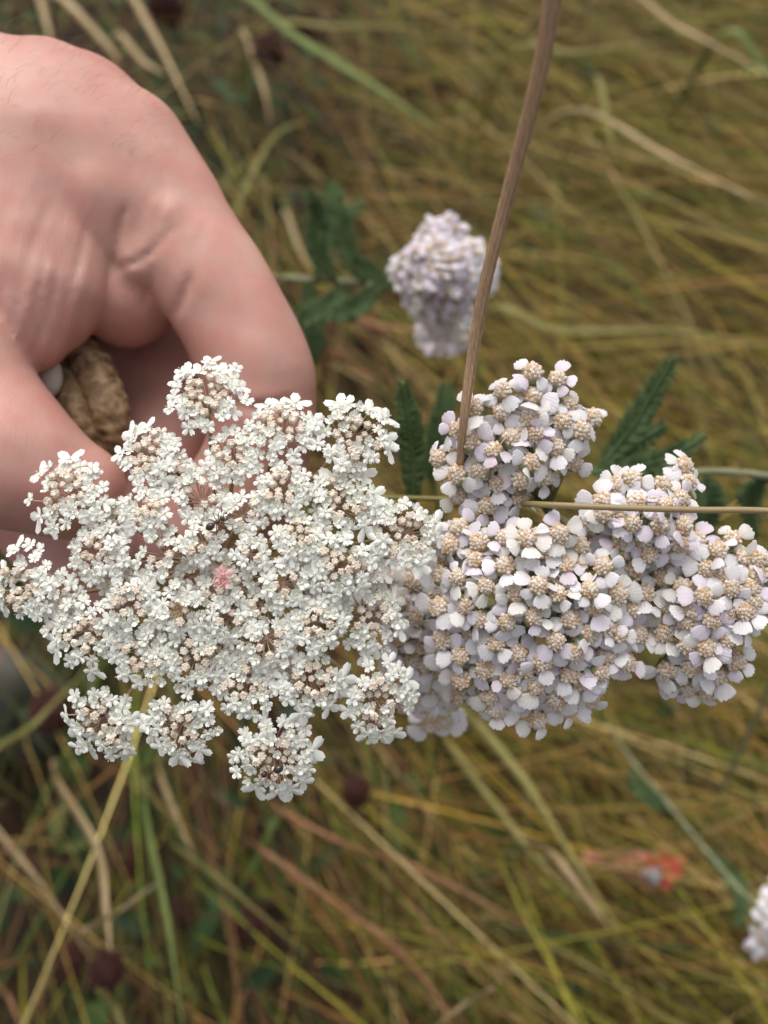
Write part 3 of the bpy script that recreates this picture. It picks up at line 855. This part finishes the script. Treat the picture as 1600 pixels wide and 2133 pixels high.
# ------------------------------------------------------------------ carrot umbel
def c_petal(L, Wd, rs, lift=.15, curl=.35, notch=.14):
    rows = [(0, .28), (.3, .72), (.62, 1.0), (.88, .85)]
    cols = [-1, -.5, 0, .5, 1]
    V = []
    for ri, (x, w) in enumerate(rows):
        for c in cols:
            xx = x
            if ri == 3:
                xx = {1: .80, .5: 1.0, 0: 1.0 - notch * 1.6}[abs(c)]
            yy = c * w * Wd * .5
            z = lift * x * L - .18 * abs(c) ** 1.5 * w * Wd + curl * max(0, x - .55) * L * (.9 if c == 0 else .25)
            V.append((xx * L, yy, z))
    Fc = [(r * 5 + c, r * 5 + c + 1, r * 5 + c + 6, r * 5 + c + 5) for r in range(3) for c in range(4)]
    return V, Fc

def floret(seed, kind):
    """unit floret of radius about 1: 'open', 'half', 'ray' (two or three enlarged outer petals towards +X), 'bud'"""
    rs = random.Random(seed)
    mb = MB()
    if kind == 'bud':
        V0 = MB(); V0.ellipsoid((0, 0, 0), (Vector((1, 0, 0)), Vector((0, 1, 0)), Vector((0, 0, 1))), 15, 8)
        out = []
        for v in V0.v:
            th = math.atan2(v[1], v[0]); r = math.hypot(v[0], v[1])
            k = 1 + .16 * math.cos(5 * th) * r
            z = v[2] * .85 - (.30 * max(0, 1 - r * 2.4) if v[2] > 0 else 0) + .10 * math.cos(5 * th) * r * (1 if v[2] > 0 else 0)
            out.append((v[0] * k * .56, v[1] * k * .56, z * .56))
        mb.add(out, V0.f, 2)
        for k in range(7):
            a = k * .8976 + .6
            rr_ = rs.uniform(.3, .46)
            mb.ellipsoid((rr_ * math.cos(a), rr_ * math.sin(a), .55 - rr_ * .5), (Vector((.15, 0, 0)), Vector((0, .15, 0)), Vector((0, 0, .13))), 5, 4, 2)
        return mb
    a0 = rs.uniform(-.12, .12)
    for k in range(5):
        a = a0 + k * 1.2566 + rs.uniform(-.12, .12) + (0 if kind != 'ray' else .6283)
        L, Wd, lift, curl = rs.uniform(.8, 1.0), rs.uniform(.66, .86), rs.uniform(.02, .25), .4
        if kind == 'half':
            L, Wd, lift, curl = rs.uniform(.58, .70), rs.uniform(.58, .7), rs.uniform(.45, .8), .9
        if kind == 'ray':
            f = math.cos(a)
            if f > .5: L, Wd, lift, curl = rs.uniform(1.65, 2.0), rs.uniform(1.15, 1.4), rs.uniform(-.1, .1), .05
            elif f > -.5: L, Wd, lift = rs.uniform(1.05, 1.25), rs.uniform(.75, .9), rs.uniform(0, .15)
            else: L = .75
        V, Fc = c_petal(L, Wd, rs, lift, curl, .06 if (kind == 'ray' and L > 1.5) else rs.uniform(.08, .18))
        c, s = math.cos(a), math.sin(a)
        V = [((x + .14) * c - y * s, (x + .14) * s + y * c, z) for x, y, z in V]
        mb.add(V, Fc, 0)
    for k in range(2):                                    # paired stylopodium
        mb.ellipsoid((.10 * (1 - 2 * k), 0, .05), (Vector((.15, 0, 0)), Vector((0, .2, 0)), Vector((0, 0, .16))), 6, 4, 1)
    for k in range(5):                                    # stamens between petals
        if rs.random() < .25: continue
        a = a0 + .628 + k * 1.2566 + (0 if kind != 'ray' else .6283)
        p0 = Vector((.16 * math.cos(a), .16 * math.sin(a), .06)); p1 = Vector((.62 * math.cos(a), .62 * math.sin(a), rs.uniform(.25, .5)))
        mb.tube([p0, p1], .035, 3, 0, False)
        mb.ellipsoid(p1, (Vector((.085, 0, 0)), Vector((0, .085, 0)), Vector((0, 0, .07))), 5, 3, 1)
    # ovary below
    mb.ellipsoid((0, 0, -.22), (Vector((.17, 0, 0)), Vector((0, .17, 0)), Vector((0, 0, .25))), 6, 4, 2)
    return mb
FMATS = [M_CPETAL, M_CCENT, M_CBUD]
FL = {k: [floret(i * 7 + len(k), k) for i in range(n)] for k, n in (('open', 7), ('half', 4), ('ray', 6), ('bud', 5))}
FL_ME = {k: [m.mesh('floret', FMATS) for m in v] for k, v in FL.items()}
FL_NP = {k: [(np.array(m.v), m.f, m.m) for m in v] for k, v in FL.items()}

UMB = [(428,820,96),(306,945,82),(484,950,72),(140,1030,98),(415,1031,70),(306,1062,66),(200,1150,80),(331,1150,66),(422,1128,58),(590,890,84),(738,905,92),(590,1020,74),(712,1045,88),(846,1108,92),(506,1067,58),(622,1120,64),(525,1152,50),(706,1177,78),(597,1217,64),(500,1220,46),(775,1290,88),(50,1218,94),(175,1319,92),(278,1256,72),(372,1272,66),(475,1288,64),(294,1369,80),(403,1375,78),(210,1512,96),(378,1515,88),(512,1428,80),(556,1340,66),(659,1297,72),(650,1425,86),(790,1458,96),(573,1580,100),(404,1200,56),(455,1172,44),(447,1236,50),(120,1240,62),(245,1205,58),(345,1320,54),(690,1240,58),(765,1190,56),(235,1080,56),(545,1265,52),(650,1195,50),(455,1345,54),(590,1385,54),(365,985,58)]
UC = (455, 1195)
DU = .1560
cbase = on_plane(250, 900, 0.0)
cr = thing('carrot_flower', cbase, 'lacy white wild carrot umbel held below its head by the bare hand', 'flower')
chub = P(450, 1185, .190)
stem = MB()
cpts = bez([chub, P(425, 1130, .196), P(380, 1040, .206), P(340, 930, .222), P(300, 780, .25), P(280, 760, .36), cbase], 8)
stem.tube(cpts, [.0013] * len(cpts), 10, 0, True, 5, .08)
link('stem', stem.mesh('stem', [M_CSTEM]), cr)
flo = []          # (umbellet index, kind, matrix, importance)
for ui, (ux, uy, R) in enumerate(UMB):
    dx, dy = (ux - UC[0]) / 430, (uy - UC[1]) / 430
    rr = math.hypot(dx, dy)
    d = DU + .0055 * rr * rr + random.uniform(-.0012, .0012) - (0 if (ux, uy) != (775, 1290) else -.003) + (.0022 if ui >= 36 else 0)
    px = d / F
    nrm = (BKI + RTI * dx * .35 - UPI * dy * .35 + UPI * .12 + rvec(.06)).normalized()
    out = (RTI * dx - UPI * dy)
    out = (out - nrm * out.dot(nrm)).normalized() if rr > .05 else RTI.copy()
    side = nrm.cross(out)
    c0 = P(ux, uy, d)
    inner = rr < .42
    rim = rr > .62
    hubp = c0 - nrm * (R * .46 * px) - out * (R * .10 * px)
    Rf = (R - 12) * px
    n = int(round((R / 13.9) ** 2 * (.92 if inner else 1.12)))
    dens = []
    mb = MB()
    for i in range(n):
        fr = ((i + .5) / n) ** (.5 if inner else .57)
        an = i * 2.39996 + random.uniform(-.18, .18)
        if inner and fr < .34 and random.random() < .75: continue
        if fr < .10: continue
        if fr > .55 and random.random() < (.11 if rim else .03) * (1 + math.cos(4 * an + ui * 1.7)): continue   # ragged gaps round the edge
        r = Rf * fr * random.uniform(.90, 1.08)
        e = out * math.cos(an) + side * math.sin(an)
        # the middle florets sit lower, the ring stands highest, the edge droops
        h = (-.06 * (1 - min(1, fr / .6)) - .20 * max(0, fr - .6) ** 1.0) * R * px + random.gauss(0, .05) * R * px
        pos = c0 + e * r + nrm * h
        fn = (nrm + e * (.10 + .45 * fr * fr) + rvec(.13)).normalized()
        if fr < (.50 if not inner else .46):
            kind = 'bud' if random.random() < .82 else 'half'
            s = random.uniform(15.5, 18.5) if fr > .3 else random.uniform(12.5, 15.5)
        elif fr < .66:
            kind = random.choices(['half', 'bud', 'open'], [.58, .22, .20])[0]
            s = {'half': 18, 'bud': 18, 'open': 15}[kind]
        else:
            kind = 'open' if random.random() < .88 else 'half'
            s = random.uniform(14.5, 17.5)
        spin = random.uniform(0, 6.28); xd = None
        if rim and fr > .80 and math.cos(an) > .15 and random.random() < .75:
            kind, s, spin, xd = 'ray', random.uniform(14, 19), random.uniform(-.3, .3), e
        elif fr > .86 and random.random() < (.25 if rim else .10):
            kind, s, spin, xd = 'ray', random.uniform(11.5, 13.5), random.uniform(-.4, .4), e
        M = frame(pos, fn, spin, s * px, xd)
        flo.append((ui, kind, M, {'ray': 3, 'open': 2, 'half': 1, 'bud': 0}[kind] + random.random() * .9))
        end = pos - fn * s * px * .4
        mid = hubp.lerp(end, .55) + e * r * .06
        mb.tube([hubp, mid, end], [.00014, .00011, .00010], 4, 0, False)
    mb.ellipsoid(hubp, (RTI * .0006, UPI * .0006, nrm * .0005), 6, 4)
    for k in range(5):                                    # small bractlets below the umbellet
        an = k * 1.2566 + random.random()
        e = out * math.cos(an) + side * math.sin(an)
        mb.tube([hubp, hubp + e * .0022 - nrm * .0004, hubp + e * .0038 - nrm * .0012], [.00016, .00012, .00003], 3, 0, False)
    UMB[ui] = (link('umbellet', mb.mesh('umbellet', [M_CRAY]), cr), hubp)
    ry = MB()
    m1 = chub.lerp(hubp, .5) + out * .0015 - nrm * .003 * rr
    rp = bez([chub, m1, hubp], 8)
    ry.tube(rp, [.00042] * len(rp), 6, 0, False)
    link('ray', ry.mesh('ray', [M_CSTEM]), cr)
order = sorted(range(len(flo)), key=lambda i: -flo[i][3])
own = set(order[:300])
mass = []
for i, (ui, kind, M, imp) in enumerate(flo):
    vi = random.randrange(len(FL_ME[kind]))
    if i in own:
        link('floret', FL_ME[kind][vi], UMB[ui][0], M)
    else:
        mass.append((FL_NP[kind][vi], M))
link('floret_mass', merge('floret_mass', mass, FMATS), cr, None, 'stuff')
# the one pink floret cluster at the heart of the umbel
pk = []
for q in ((464, 1197, 20), (470, 1212, 17), (457, 1210, 16)):
    pk.append((FL_NP['half'][len(pk) % 4] if len(pk) else FL_NP['open'][0], frame(P(q[0], q[1], .1548), (BKI + rvec(.2)).normalized(), random.uniform(0, 6), q[2] * DU / F)))
po = link('floret', merge('floret', pk, [M_CPINK, M_CPINK, M_CPINK]), cr)
po['label'] = 'single pink floret at the heart of the white umbel'

# ------------------------------------------------------------------ ants
def ant(abd, head, depth, mats, label):
    a, h = P(*abd, depth), P(*head, depth)
    ax = (h - a); L = ax.length; ax.normalize()
    up = (BKI - ax * BKI.dot(ax)).normalized(); sd = ax.cross(up)
    mb = MB()
    mb.ellipsoid(a, (sd * L * .27, up * L * .25, ax * L * .34), 12, 9, 0)
    mb.ellipsoid(a + ax * L * .40, (sd * L * .07, up * L * .10, ax * L * .10), 8, 6, 1)
    mb.ellipsoid(a + ax * L * .62, (sd * L * .13, up * L * .14, ax * L * .22), 10, 7, 1)
    mb.ellipsoid(h, (sd * L * .20, up * L * .15, ax * L * .20), 10, 8, 0)
    t = link('ant', mb.mesh('ant', mats), None, None, None, label, 'ant', 'ants on the umbel')
    for s in (-1, 1):
        for k, (o, sp) in enumerate(((.50, -.45), (.62, .05), (.74, .5))):
            p = a + ax * L * o
            lg = MB(); lg.tube([p + sd * s * L * .08, p + sd * s * L * .34 + up * L * .22 + ax * L * sp * .4, p + sd * s * L * .62 - up * L * .12 + ax * L * sp * .9, p + sd * s * L * .72 - up * L * .16 + ax * L * sp * 1.1], [L * .035, L * .03, L * .022, L * .016], 4)
            link('leg', lg.mesh('leg', [mats[1]]), t)
        an = MB(); an.tube([h + ax * L * .15 + sd * s * L * .06, h + ax * L * .32 + sd * s * L * .26 + up * L * .1, h + ax * L * .55 + sd * s * L * .30], L * .02, 4)
        link('antenna', an.mesh('antenna', [mats[1]]), t)
ant((438, 1097), (463, 1080), .1535, [M_ANT, M_ANT], 'dark brown ant crossing the middle of the white umbel')
ant((580, 1602), (550, 1614), .1560, [M_ANT, M_ANTR], 'ant with grey abdomen and reddish body on the lowest hanging umbellet')
ant((792, 1515), (776, 1503), .1565, [M_ANT, M_ANTR], 'small dark ant at the umbellet edge touching the yarrow')

# ------------------------------------------------------------------ the hand (one continuous skin from blended volumes)
def C3(px, py, d):
    return np.array([(px - W_PX / 2) / F * d, -(py - H_PX / 2) / F * d, -d])
HX, HY, HZ = (-0.215, -0.004), (-0.052, 0.122), (-0.262, -0.160)
HS = 0.0008
gx = np.arange(HX[0], HX[1], HS, dtype=np.float32); gy = np.arange(HY[0], HY[1], HS, dtype=np.float32); gz = np.arange(HZ[0], HZ[1], HS, dtype=np.float32)
X, Y, Z = np.meshgrid(gx, gy, gz, indexing='ij')
def cone(a, b):
    """tapered capsule between (px, py, depth, radius px)"""
    pa, pb = C3(*a[:3]).astype(np.float32), C3(*b[:3]).astype(np.float32)
    ra, rb = a[3] / F * a[2], b[3] / F * b[2]
    ba = pb - pa; L2 = float(ba @ ba)
    t = ((X - pa[0]) * ba[0] + (Y - pa[1]) * ba[1] + (Z - pa[2]) * ba[2]) / L2
    np.clip(t, 0, 1, out=t)
    dx, dy, dz = X - pa[0] - t * ba[0], Y - pa[1] - t * ba[1], Z - pa[2] - t * ba[2]
    return np.sqrt(dx * dx + dy * dy + dz * dz) - (ra + (rb - ra) * t)
def smin(a, b, k):
    h = np.clip(.5 + .5 * (b - a) / k, 0, 1)
    return b + (a - b) * h - k * h * (1 - h)
def smax(a, b, k):
    return -smin(-a, -b, k)
PXS = F / -Z                                        # pixel per metre at every grid point
GPX, GPY = X * PXS + W_PX / 2, -Y * PXS + H_PX / 2
# dorsum and index finger
kk = lambda lo, hi, y0, y1: (lo + (hi - lo) * np.clip((GPY - y0) / (y1 - y0), 0, 1)).astype(np.float32)
sd = cone((-900, 420, .235, 260), (-250, 330, .212, 250))
def chain(nodes, per=5):
    """one limb: many short tapered capsules along a smooth line, radii eased between the nodes"""
    q = bez([Vector(n[:3]) for n in nodes], per)
    r = bez([Vector((n[3], 0, 0)) for n in nodes], per)
    out = None
    for (a, ra), (b_, rb) in zip(zip(q[:-1], r[:-1]), zip(q[1:], r[1:])):
        c_ = cone((*a, ra.x), (*b_, rb.x))
        out = c_ if out is None else np.minimum(out, c_)
    return out
sd = smin(sd, chain([(-250, 330, .212, 250), (90, 312, .205, 214), (180, 325, .2025, 172), (255, 340, .200, 139)], 3), .012)
sd = smin(sd, cone((120, 400, .2015, 165), (250, 405, .199, 128)), .006)
sd = smin(sd, chain([(255, 340, .200, 139), (338, 443, .1995, 128), (424, 566, .199, 120), (494, 678, .1995, 119), (538, 785, .200, 119), (546, 880, .202, 114)], 4), .004)
# folded middle joint of the finger and the next fingers behind
fold = cone((548, 895, .203, 110), (520, 1010, .206, 106))
fold = smin(fold, cone((520, 1010, .206, 106), (380, 1120, .214, 100)), .005)
sd = smin(sd, fold, .0016)
sd = smin(sd, cone((200, 350, .2005, 166), (205, 430, .1985, 146)), .004)
# root of the finger on the palm side, a soft lobe of its own
root_f = cone((200, 545, .2065, 122), (262, 600, .2050, 117))
root_f = smin(root_f, cone((262, 590, .2050, 106), (315, 510, .2015, 80)), .006)
sd = smin(sd, root_f, kk(.003, .0004, 430, 560))
# small skin folds next to the web
sd = smin(sd, cone((292, 400, .1905, 40), (262, 512, .1925, 36)), .0022)
sd = smin(sd, cone((352, 452, .1905, 44), (290, 548, .1925, 38)), .0020)
# web of skin between finger and thumb
web = cone((0, 380, .2005, 192), (25, 560, .1968, 162))
web = smin(web, cone((105, 430, .1985, 128), (92, 610, .1925, 104)), .010)
web = smin(web, cone((92, 610, .1925, 104), (62, 705, .1905, 66)), .008)
web = smin(web, cone((95, 370, .2010, 202), (72, 520, .1980, 168)), .006)
sd = smin(sd, web, kk(.004, .0004, 300, 470))
# palm and middle finger in the shade of the grip
palm = cone((430, 790, .230, 130), (330, 960, .232, 130))
palm = smin(palm, cone((180, 680, .236, 150), (420, 800, .236, 150)), .01)
palm = smin(palm, cone((100, 700, .230, 160), (150, 1050, .230, 170)), .01)
palm = smin(palm, cone((330, 960, .222, 110), (180, 1190, .220, 120)), .008)
sd = smin(sd, palm, .0015)
# thumb
thumb = cone((-420, 510, .205, 210), (-112, 752, .186, 140))
thumb = smin(thumb, cone((-112, 752, .186, 140), (24, 958, .184, 125)), .008)
thumb = smin(thumb, cone((24, 958, .184, 125), (152, 1020, .186, 106)), .008)
sd = smin(sd, thumb, .0007)
# stretch lines across the web, finer lines over the back of the hand
s_ax = (GPX - 120) * .93 + (GPY - 560) * .34
msk = np.clip(1 - ((GPX - 70) / 190) ** 2, 0, 1) * np.clip((GPY - 330) / 260, 0, 1) * np.clip((820 - GPY) / 80, 0, 1) * (thumb > .0005)
sd += (.00016 * msk * np.sin(s_ax / 5.5 + 1.3 * np.sin(GPY / 63) + .8 * np.sin(s_ax / 31)) + .00022 * msk * np.sin(s_ax / 15 + .9 * np.sin(GPY / 90))).astype(np.float32)
# soft swellings so that no part is a perfect tube
sd += (.0003 * np.sin(GPX / 61 + GPY / 83) * np.sin(GPY / 57 - GPX / 97) + .00018 * np.sin(GPX / 29 - GPY / 41 + 1.1) * np.sin(GPY / 33 + GPX / 71)).astype(np.float32)
near = np.abs(sd) < .004
NPX, NPY = GPX[near], GPY[near]
dsp = np.zeros(len(NPX), np.float32)
def skin_crease(pts, amp, w):
    """soft groove of depth amp (m) and half width w (px) along a line on the skin, fading out at both ends"""
    global dsp
    q = bez([Vector((x, y, 0)) for x, y in pts], 6)
    best = np.full(len(NPX), 1e9, np.float32); tt = np.zeros(len(NPX), np.float32)
    for k in range(len(q) - 1):
        ax, ay, bx, by = q[k].x, q[k].y, q[k + 1].x, q[k + 1].y
        L2 = (bx - ax) ** 2 + (by - ay) ** 2 + 1e-9
        t = np.clip(((NPX - ax) * (bx - ax) + (NPY - ay) * (by - ay)) / L2, 0, 1)
        d2 = (NPX - ax - t * (bx - ax)) ** 2 + (NPY - ay - t * (by - ay)) ** 2
        up = d2 < best
        best = np.where(up, d2, best); tt = np.where(up, (k + t) / (len(q) - 1), tt)
    fade = np.maximum(np.sin(np.pi * np.clip(tt, 0, 1)), 0) ** .7
    dsp += (amp * fade * (np.exp(-best / w ** 2) - .35 * np.exp(-best / (2.6 * w) ** 2))).astype(np.float32)
skin_crease([(225, 566), (262, 553), (305, 532), (365, 470)], .0011, 9)
skin_crease([(262, 425), (246, 480), (232, 560)], .0012, 9)
skin_crease([(402, 560), (388, 605), (358, 668)], .0013, 11)
skin_crease([(318, 572), (306, 612), (288, 655)], .0005, 9)
skin_crease([(620, 832), (545, 850), (470, 838)], .0016, 12)
skin_crease([(352, 395), (332, 440), (312, 500)], .0005, 10)
skin_crease([(440, 455), (415, 500), (398, 560)], .0003, 10)
skin_crease([(30, 560), (42, 650), (70, 740)], .0006, 8)
skin_crease([(95, 520), (80, 620), (86, 720)], .0005, 8)
skin_crease([(135, 440), (118, 540), (100, 650)], .0004, 7)
skin_crease([(180, 450), (165, 540), (135, 640)], .0004, 7)
for k in range(46):                                   # fine lines over the back of the hand and the finger
    x0, y0 = random.uniform(0, 400), random.uniform(230, 560)
    lean = random.uniform(.05, .45); ln_ = random.uniform(50, 130)
    skin_crease([(x0, y0), (x0 - lean * ln_ * .5 + random.uniform(-4, 4), y0 + ln_ * .5), (x0 - lean * ln_, y0 + ln_)], random.uniform(.00006, .00018), random.uniform(4, 7))
sd[near] += dsp

def surface_nets(vol, org, h):
    neg = vol < 0
    nx, ny, nz = vol.shape
    cs = [(i, j, k) for i in (0, 1) for j in (0, 1) for k in (0, 1)]
    sl = lambda i, j, k: (slice(i, nx - 1 + i), slice(j, ny - 1 + j), slice(k, nz - 1 + k))
    cnt = np.zeros((nx - 1, ny - 1, nz - 1), np.int8)
    for c in cs: cnt += neg[sl(*c)]
    act = (cnt > 0) & (cnt < 8)
    idx = np.argwhere(act)
    vid = -np.ones(act.shape, np.int64); vid[act] = np.arange(len(idx))
    acc = np.zeros((len(idx), 3)); num = np.zeros(len(idx))
    for a in cs:
        for ax in range(3):
            if a[ax]: continue
            b_ = list(a); b_[ax] = 1
            va = vol[idx[:, 0] + a[0], idx[:, 1] + a[1], idx[:, 2] + a[2]]
            vb = vol[idx[:, 0] + b_[0], idx[:, 1] + b_[1], idx[:, 2] + b_[2]]
            cr_ = (va < 0) != (vb < 0)
            t = np.where(cr_, va / np.where(cr_, va - vb, 1), 0)
            p = np.array(a, float)[None, :].repeat(len(idx), 0); p[:, ax] = t
            acc[cr_] += p[cr_]; num += cr_
    V = (idx + acc / num[:, None]) * h + np.array(org)
    Fq = []
    for ax in range(3):
        o1, o2 = (ax + 1) % 3, (ax + 2) % 3
        s0 = [slice(None)] * 3; s1 = [slice(None)] * 3
        s0[ax] = slice(0, -1); s1[ax] = slice(1, None)
        a_, b_ = neg[tuple(s0)], neg[tuple(s1)]
        e = np.argwhere(a_ != b_)
        e = e[(e[:, o1] > 0) & (e[:, o2] > 0) & (e[:, o1] < vol.shape[o1] - 1) & (e[:, o2] < vol.shape[o2] - 1)]
        flip = a_[e[:, 0], e[:, 1], e[:, 2]]
        def cell(d1, d2):
            q = e.copy(); q[:, o1] -= d1; q[:, o2] -= d2
            return vid[q[:, 0], q[:, 1], q[:, 2]]
        q = np.stack([cell(1, 1), cell(0, 1), cell(0, 0), cell(1, 0)], 1)
        q[~flip] = q[~flip][:, ::-1]
        Fq.append(q)
    return V, np.concatenate(Fq)
HV, HF = surface_nets(sd, (gx[0], gy[0], gz[0]), HS)
# keep the outer skin only
par = list(range(len(HV)))
def find(a):
    while par[a] != a:
        par[a] = par[par[a]]; a = par[a]
    return a
for q in HF.tolist():
    r0 = find(q[0])
    for k in q[1:]:
        rk = find(k)
        if rk != r0: par[rk] = r0
lab = np.array([find(i) for i in range(len(HV))])
big = np.bincount(lab).argmax()
HF = HF[lab[HF[:, 0]] == big]
used = np.unique(HF); remap = -np.ones(len(HV), np.int64); remap[used] = np.arange(len(used))
HV, HF = HV[used], remap[HF]
# light relaxation
for _ in range(2):
    s_ = np.zeros_like(HV); c_ = np.zeros(len(HV))
    for a_, b_ in ((0, 1), (1, 2), (2, 3), (3, 0)):
        np.add.at(s_, HF[:, a_], HV[HF[:, b_]]); np.add.at(c_, HF[:, a_], 1)
        np.add.at(s_, HF[:, b_], HV[HF[:, a_]]); np.add.at(c_, HF[:, b_], 1)
    HV = HV * .5 + .5 * s_ / c_[:, None]

M_SKIN, kN, kL, kB = new_mat('skin')
kB.inputs['Roughness'].default_value = 0.52
kB.inputs['Specular IOR Level'].default_value = 0.35
kB.inputs['Subsurface Weight'].default_value = 0.25
kB.inputs['Subsurface Radius'].default_value = (1.0, 0.35, 0.2)
kB.inputs['Subsurface Scale'].default_value = 0.0022
ktc = kN.new('ShaderNodeTexCoord')
kn1 = kN.new('ShaderNodeTexNoise'); kn1.inputs['Scale'].default_value = 45; kn1.inputs['Detail'].default_value = 4
kL.new(ktc.outputs['Object'], kn1.inputs['Vector'])
kr = ramp(kN, [(0.3, (0.43, 0.215, 0.180)), (0.5, (0.49, 0.262, 0.218)), (0.72, (0.55, 0.315, 0.255))])
kL.new(kn1.outputs['Fac'], kr.inputs['Fac'])
# redder towards the palm side of the finger and the web: a second slow pattern
kn4 = kN.new('ShaderNodeTexNoise'); kn4.inputs['Scale'].default_value = 160; kn4.inputs['Detail'].default_value = 3
kL.new(ktc.outputs['Object'], kn4.inputs['Vector'])
kr4 = ramp(kN, [(0.35, (1.0, 0.90, 0.89)), (0.65, (1.0, 1.05, 1.05))]); kL.new(kn4.outputs['Fac'], kr4.inputs['Fac'])
kmx = kN.new('ShaderNodeMix'); kmx.data_type = 'RGBA'; kmx.blend_type = 'MULTIPLY'; kmx.inputs[0].default_value = 1.0
kL.new(kr.outputs['Color'], kmx.inputs[6]); kL.new(kr4.outputs['Color'], kmx.inputs[7]); kL.new(kmx.outputs[2], kB.inputs['Base Color'])
kmp = kN.new('ShaderNodeMapping'); kmp.inputs['Scale'].default_value = (2600, 500, 900); kmp.inputs['Rotation'].default_value = (0, 0, math.radians(-18))
kL.new(ktc.outputs['Object'], kmp.inputs['Vector'])
kn2 = kN.new('ShaderNodeTexNoise'); kn2.inputs['Scale'].default_value = 1.0; kn2.inputs['Detail'].default_value = 2
kL.new(kmp.outputs['Vector'], kn2.inputs['Vector'])
kn3 = kN.new('ShaderNodeTexVoronoi'); kn3.inputs['Scale'].default_value = 1800
kL.new(ktc.outputs['Object'], kn3.inputs['Vector'])
kad = kN.new('ShaderNodeMath'); kad.operation = 'MULTIPLY_ADD'; kad.inputs[1].default_value = 0.22
kL.new(kn3.outputs['Distance'], kad.inputs[0]); kL.new(kn2.outputs['Fac'], kad.inputs[2])
kbu = kN.new('ShaderNodeBump'); kbu.inputs['Strength'].default_value = 0.26; kbu.inputs['Distance'].default_value = 0.0003
kL.new(kad.outputs[0], kbu.inputs['Height']); kL.new(kbu.outputs[0], kB.inputs['Normal'])
hand = link('hand', mesh_from('hand', HV, HF, [M_SKIN]), None, CAM_M, None, 'bare hand with curled index finger and thumb gripping the lacy umbel', 'hand')

# fine arm hairs along the back of the hand
M_HAIR = mat_simple('fine_hair', (0.16, 0.10, 0.06), (0.26, 0.17, 0.10), 300, 0.5)
hpix = HV.copy()
vpx = hpix[:, 0] / -hpix[:, 2] * F + 800; vpy = -hpix[:, 1] / -hpix[:, 2] * F + H_PX / 2
me_h = hand.data
nrmv = np.zeros(len(HV) * 3, np.float32); me_h.vertices.foreach_get('normal', nrmv); nrmv = nrmv.reshape(-1, 3)
cand = np.where((nrmv[:, 2] > -.15) & (vpx > -120) & (vpx < 560) & (((vpy < 330) & (vpx < 330)) | ((nrmv[:, 2] < .25) & (vpy < 600) & (vpx > 300))))[0]
hm = MB()
for vi in random.sample(list(cand), min(200, len(cand))):
    p = Vector(HV[vi]); n_ = Vector(nrmv[vi])
    dr = (n_ * .45 + Vector((.8, random.uniform(-.3, .5), .1)) + rvec(.2)).normalized()
    L_ = random.uniform(.003, .0075)
    p1 = p + dr * L_ * .5; p2 = p1 + (dr + Vector((.2, -.35, -.1))).normalized() * L_ * .5
    hm.tube([p - n_ * .0002, p1, p2], [.000024, .000019, .000006], 3, 0, False)
link('arm_hair', hm.mesh('arm_hair', [M_HAIR]), hand, CAM_M, 'stuff')

# ------------------------------------------------------------------ brown leathery roll in the grip
M_LEA, lN, lL, lB = new_mat('brown_leather')
lB.inputs['Roughness'].default_value = 0.7
ltc = lN.new('ShaderNodeTexCoord')
ln1 = lN.new('ShaderNodeTexNoise'); ln1.inputs['Scale'].default_value = 420; ln1.inputs['Detail'].default_value = 6
lL.new(ltc.outputs['Object'], ln1.inputs['Vector'])
lr = ramp(lN, [(0.28, (0.09, 0.05, 0.025)), (0.5, (0.25, 0.16, 0.08)), (0.72, (0.44, 0.31, 0.18))])
lL.new(ln1.outputs['Fac'], lr.inputs['Fac']); lL.new(lr.outputs['Color'], lB.inputs['Base Color'])
lbu = lN.new('ShaderNodeBump'); lbu.inputs['Strength'].default_value = 0.7; lbu.inputs['Distance'].default_value = 0.0008
lL.new(ln1.outputs['Fac'], lbu.inputs['Height']); lL.new(lbu.outputs[0], lB.inputs['Normal'])
M_TAB = mat_simple('cream_tab', (0.44, 0.40, 0.33), (0.52, 0.48, 0.41), 300, 0.5)
lt = thing('leather_roll', P(190, 850, .208), 'mottled brown wrinkled leathery roll with a cream tip inside the closed hand', 'leather roll')
def roll(path, rads, seed):
    rs = random.Random(seed)
    pts = bez([P(*q) for q in path], 10)
    n = len(pts); m = MB()
    rr = [np.interp(i / (n - 1) * (len(rads) - 1), range(len(rads)), rads) / F * .2 * (1 + .05 * math.sin(i * 1.9 + seed) + rs.uniform(-.02, .02)) for i in range(n)]
    m.tube(pts, rr, 20)
    return link('fold', m.mesh('fold', [M_LEA]), lt)
roll([(150, 690, .208), (190, 765, .203), (222, 840, .201), (235, 900, .203), (225, 960, .207)], [30, 46, 46, 44, 36], 1)
roll([(110, 740, .206), (140, 800, .202), (165, 860, .2005), (195, 925, .203), (215, 980, .207)], [26, 36, 40, 36, 28], 2)
tb = MB(); tb.ellipsoid(P(103, 784, .1960), (RTI * 27 / F * .2, UPI * 44 / F * .2, BKI * .0022), 14, 10)
link('cream_tip', tb.mesh('cream_tip', [M_TAB]), lt)
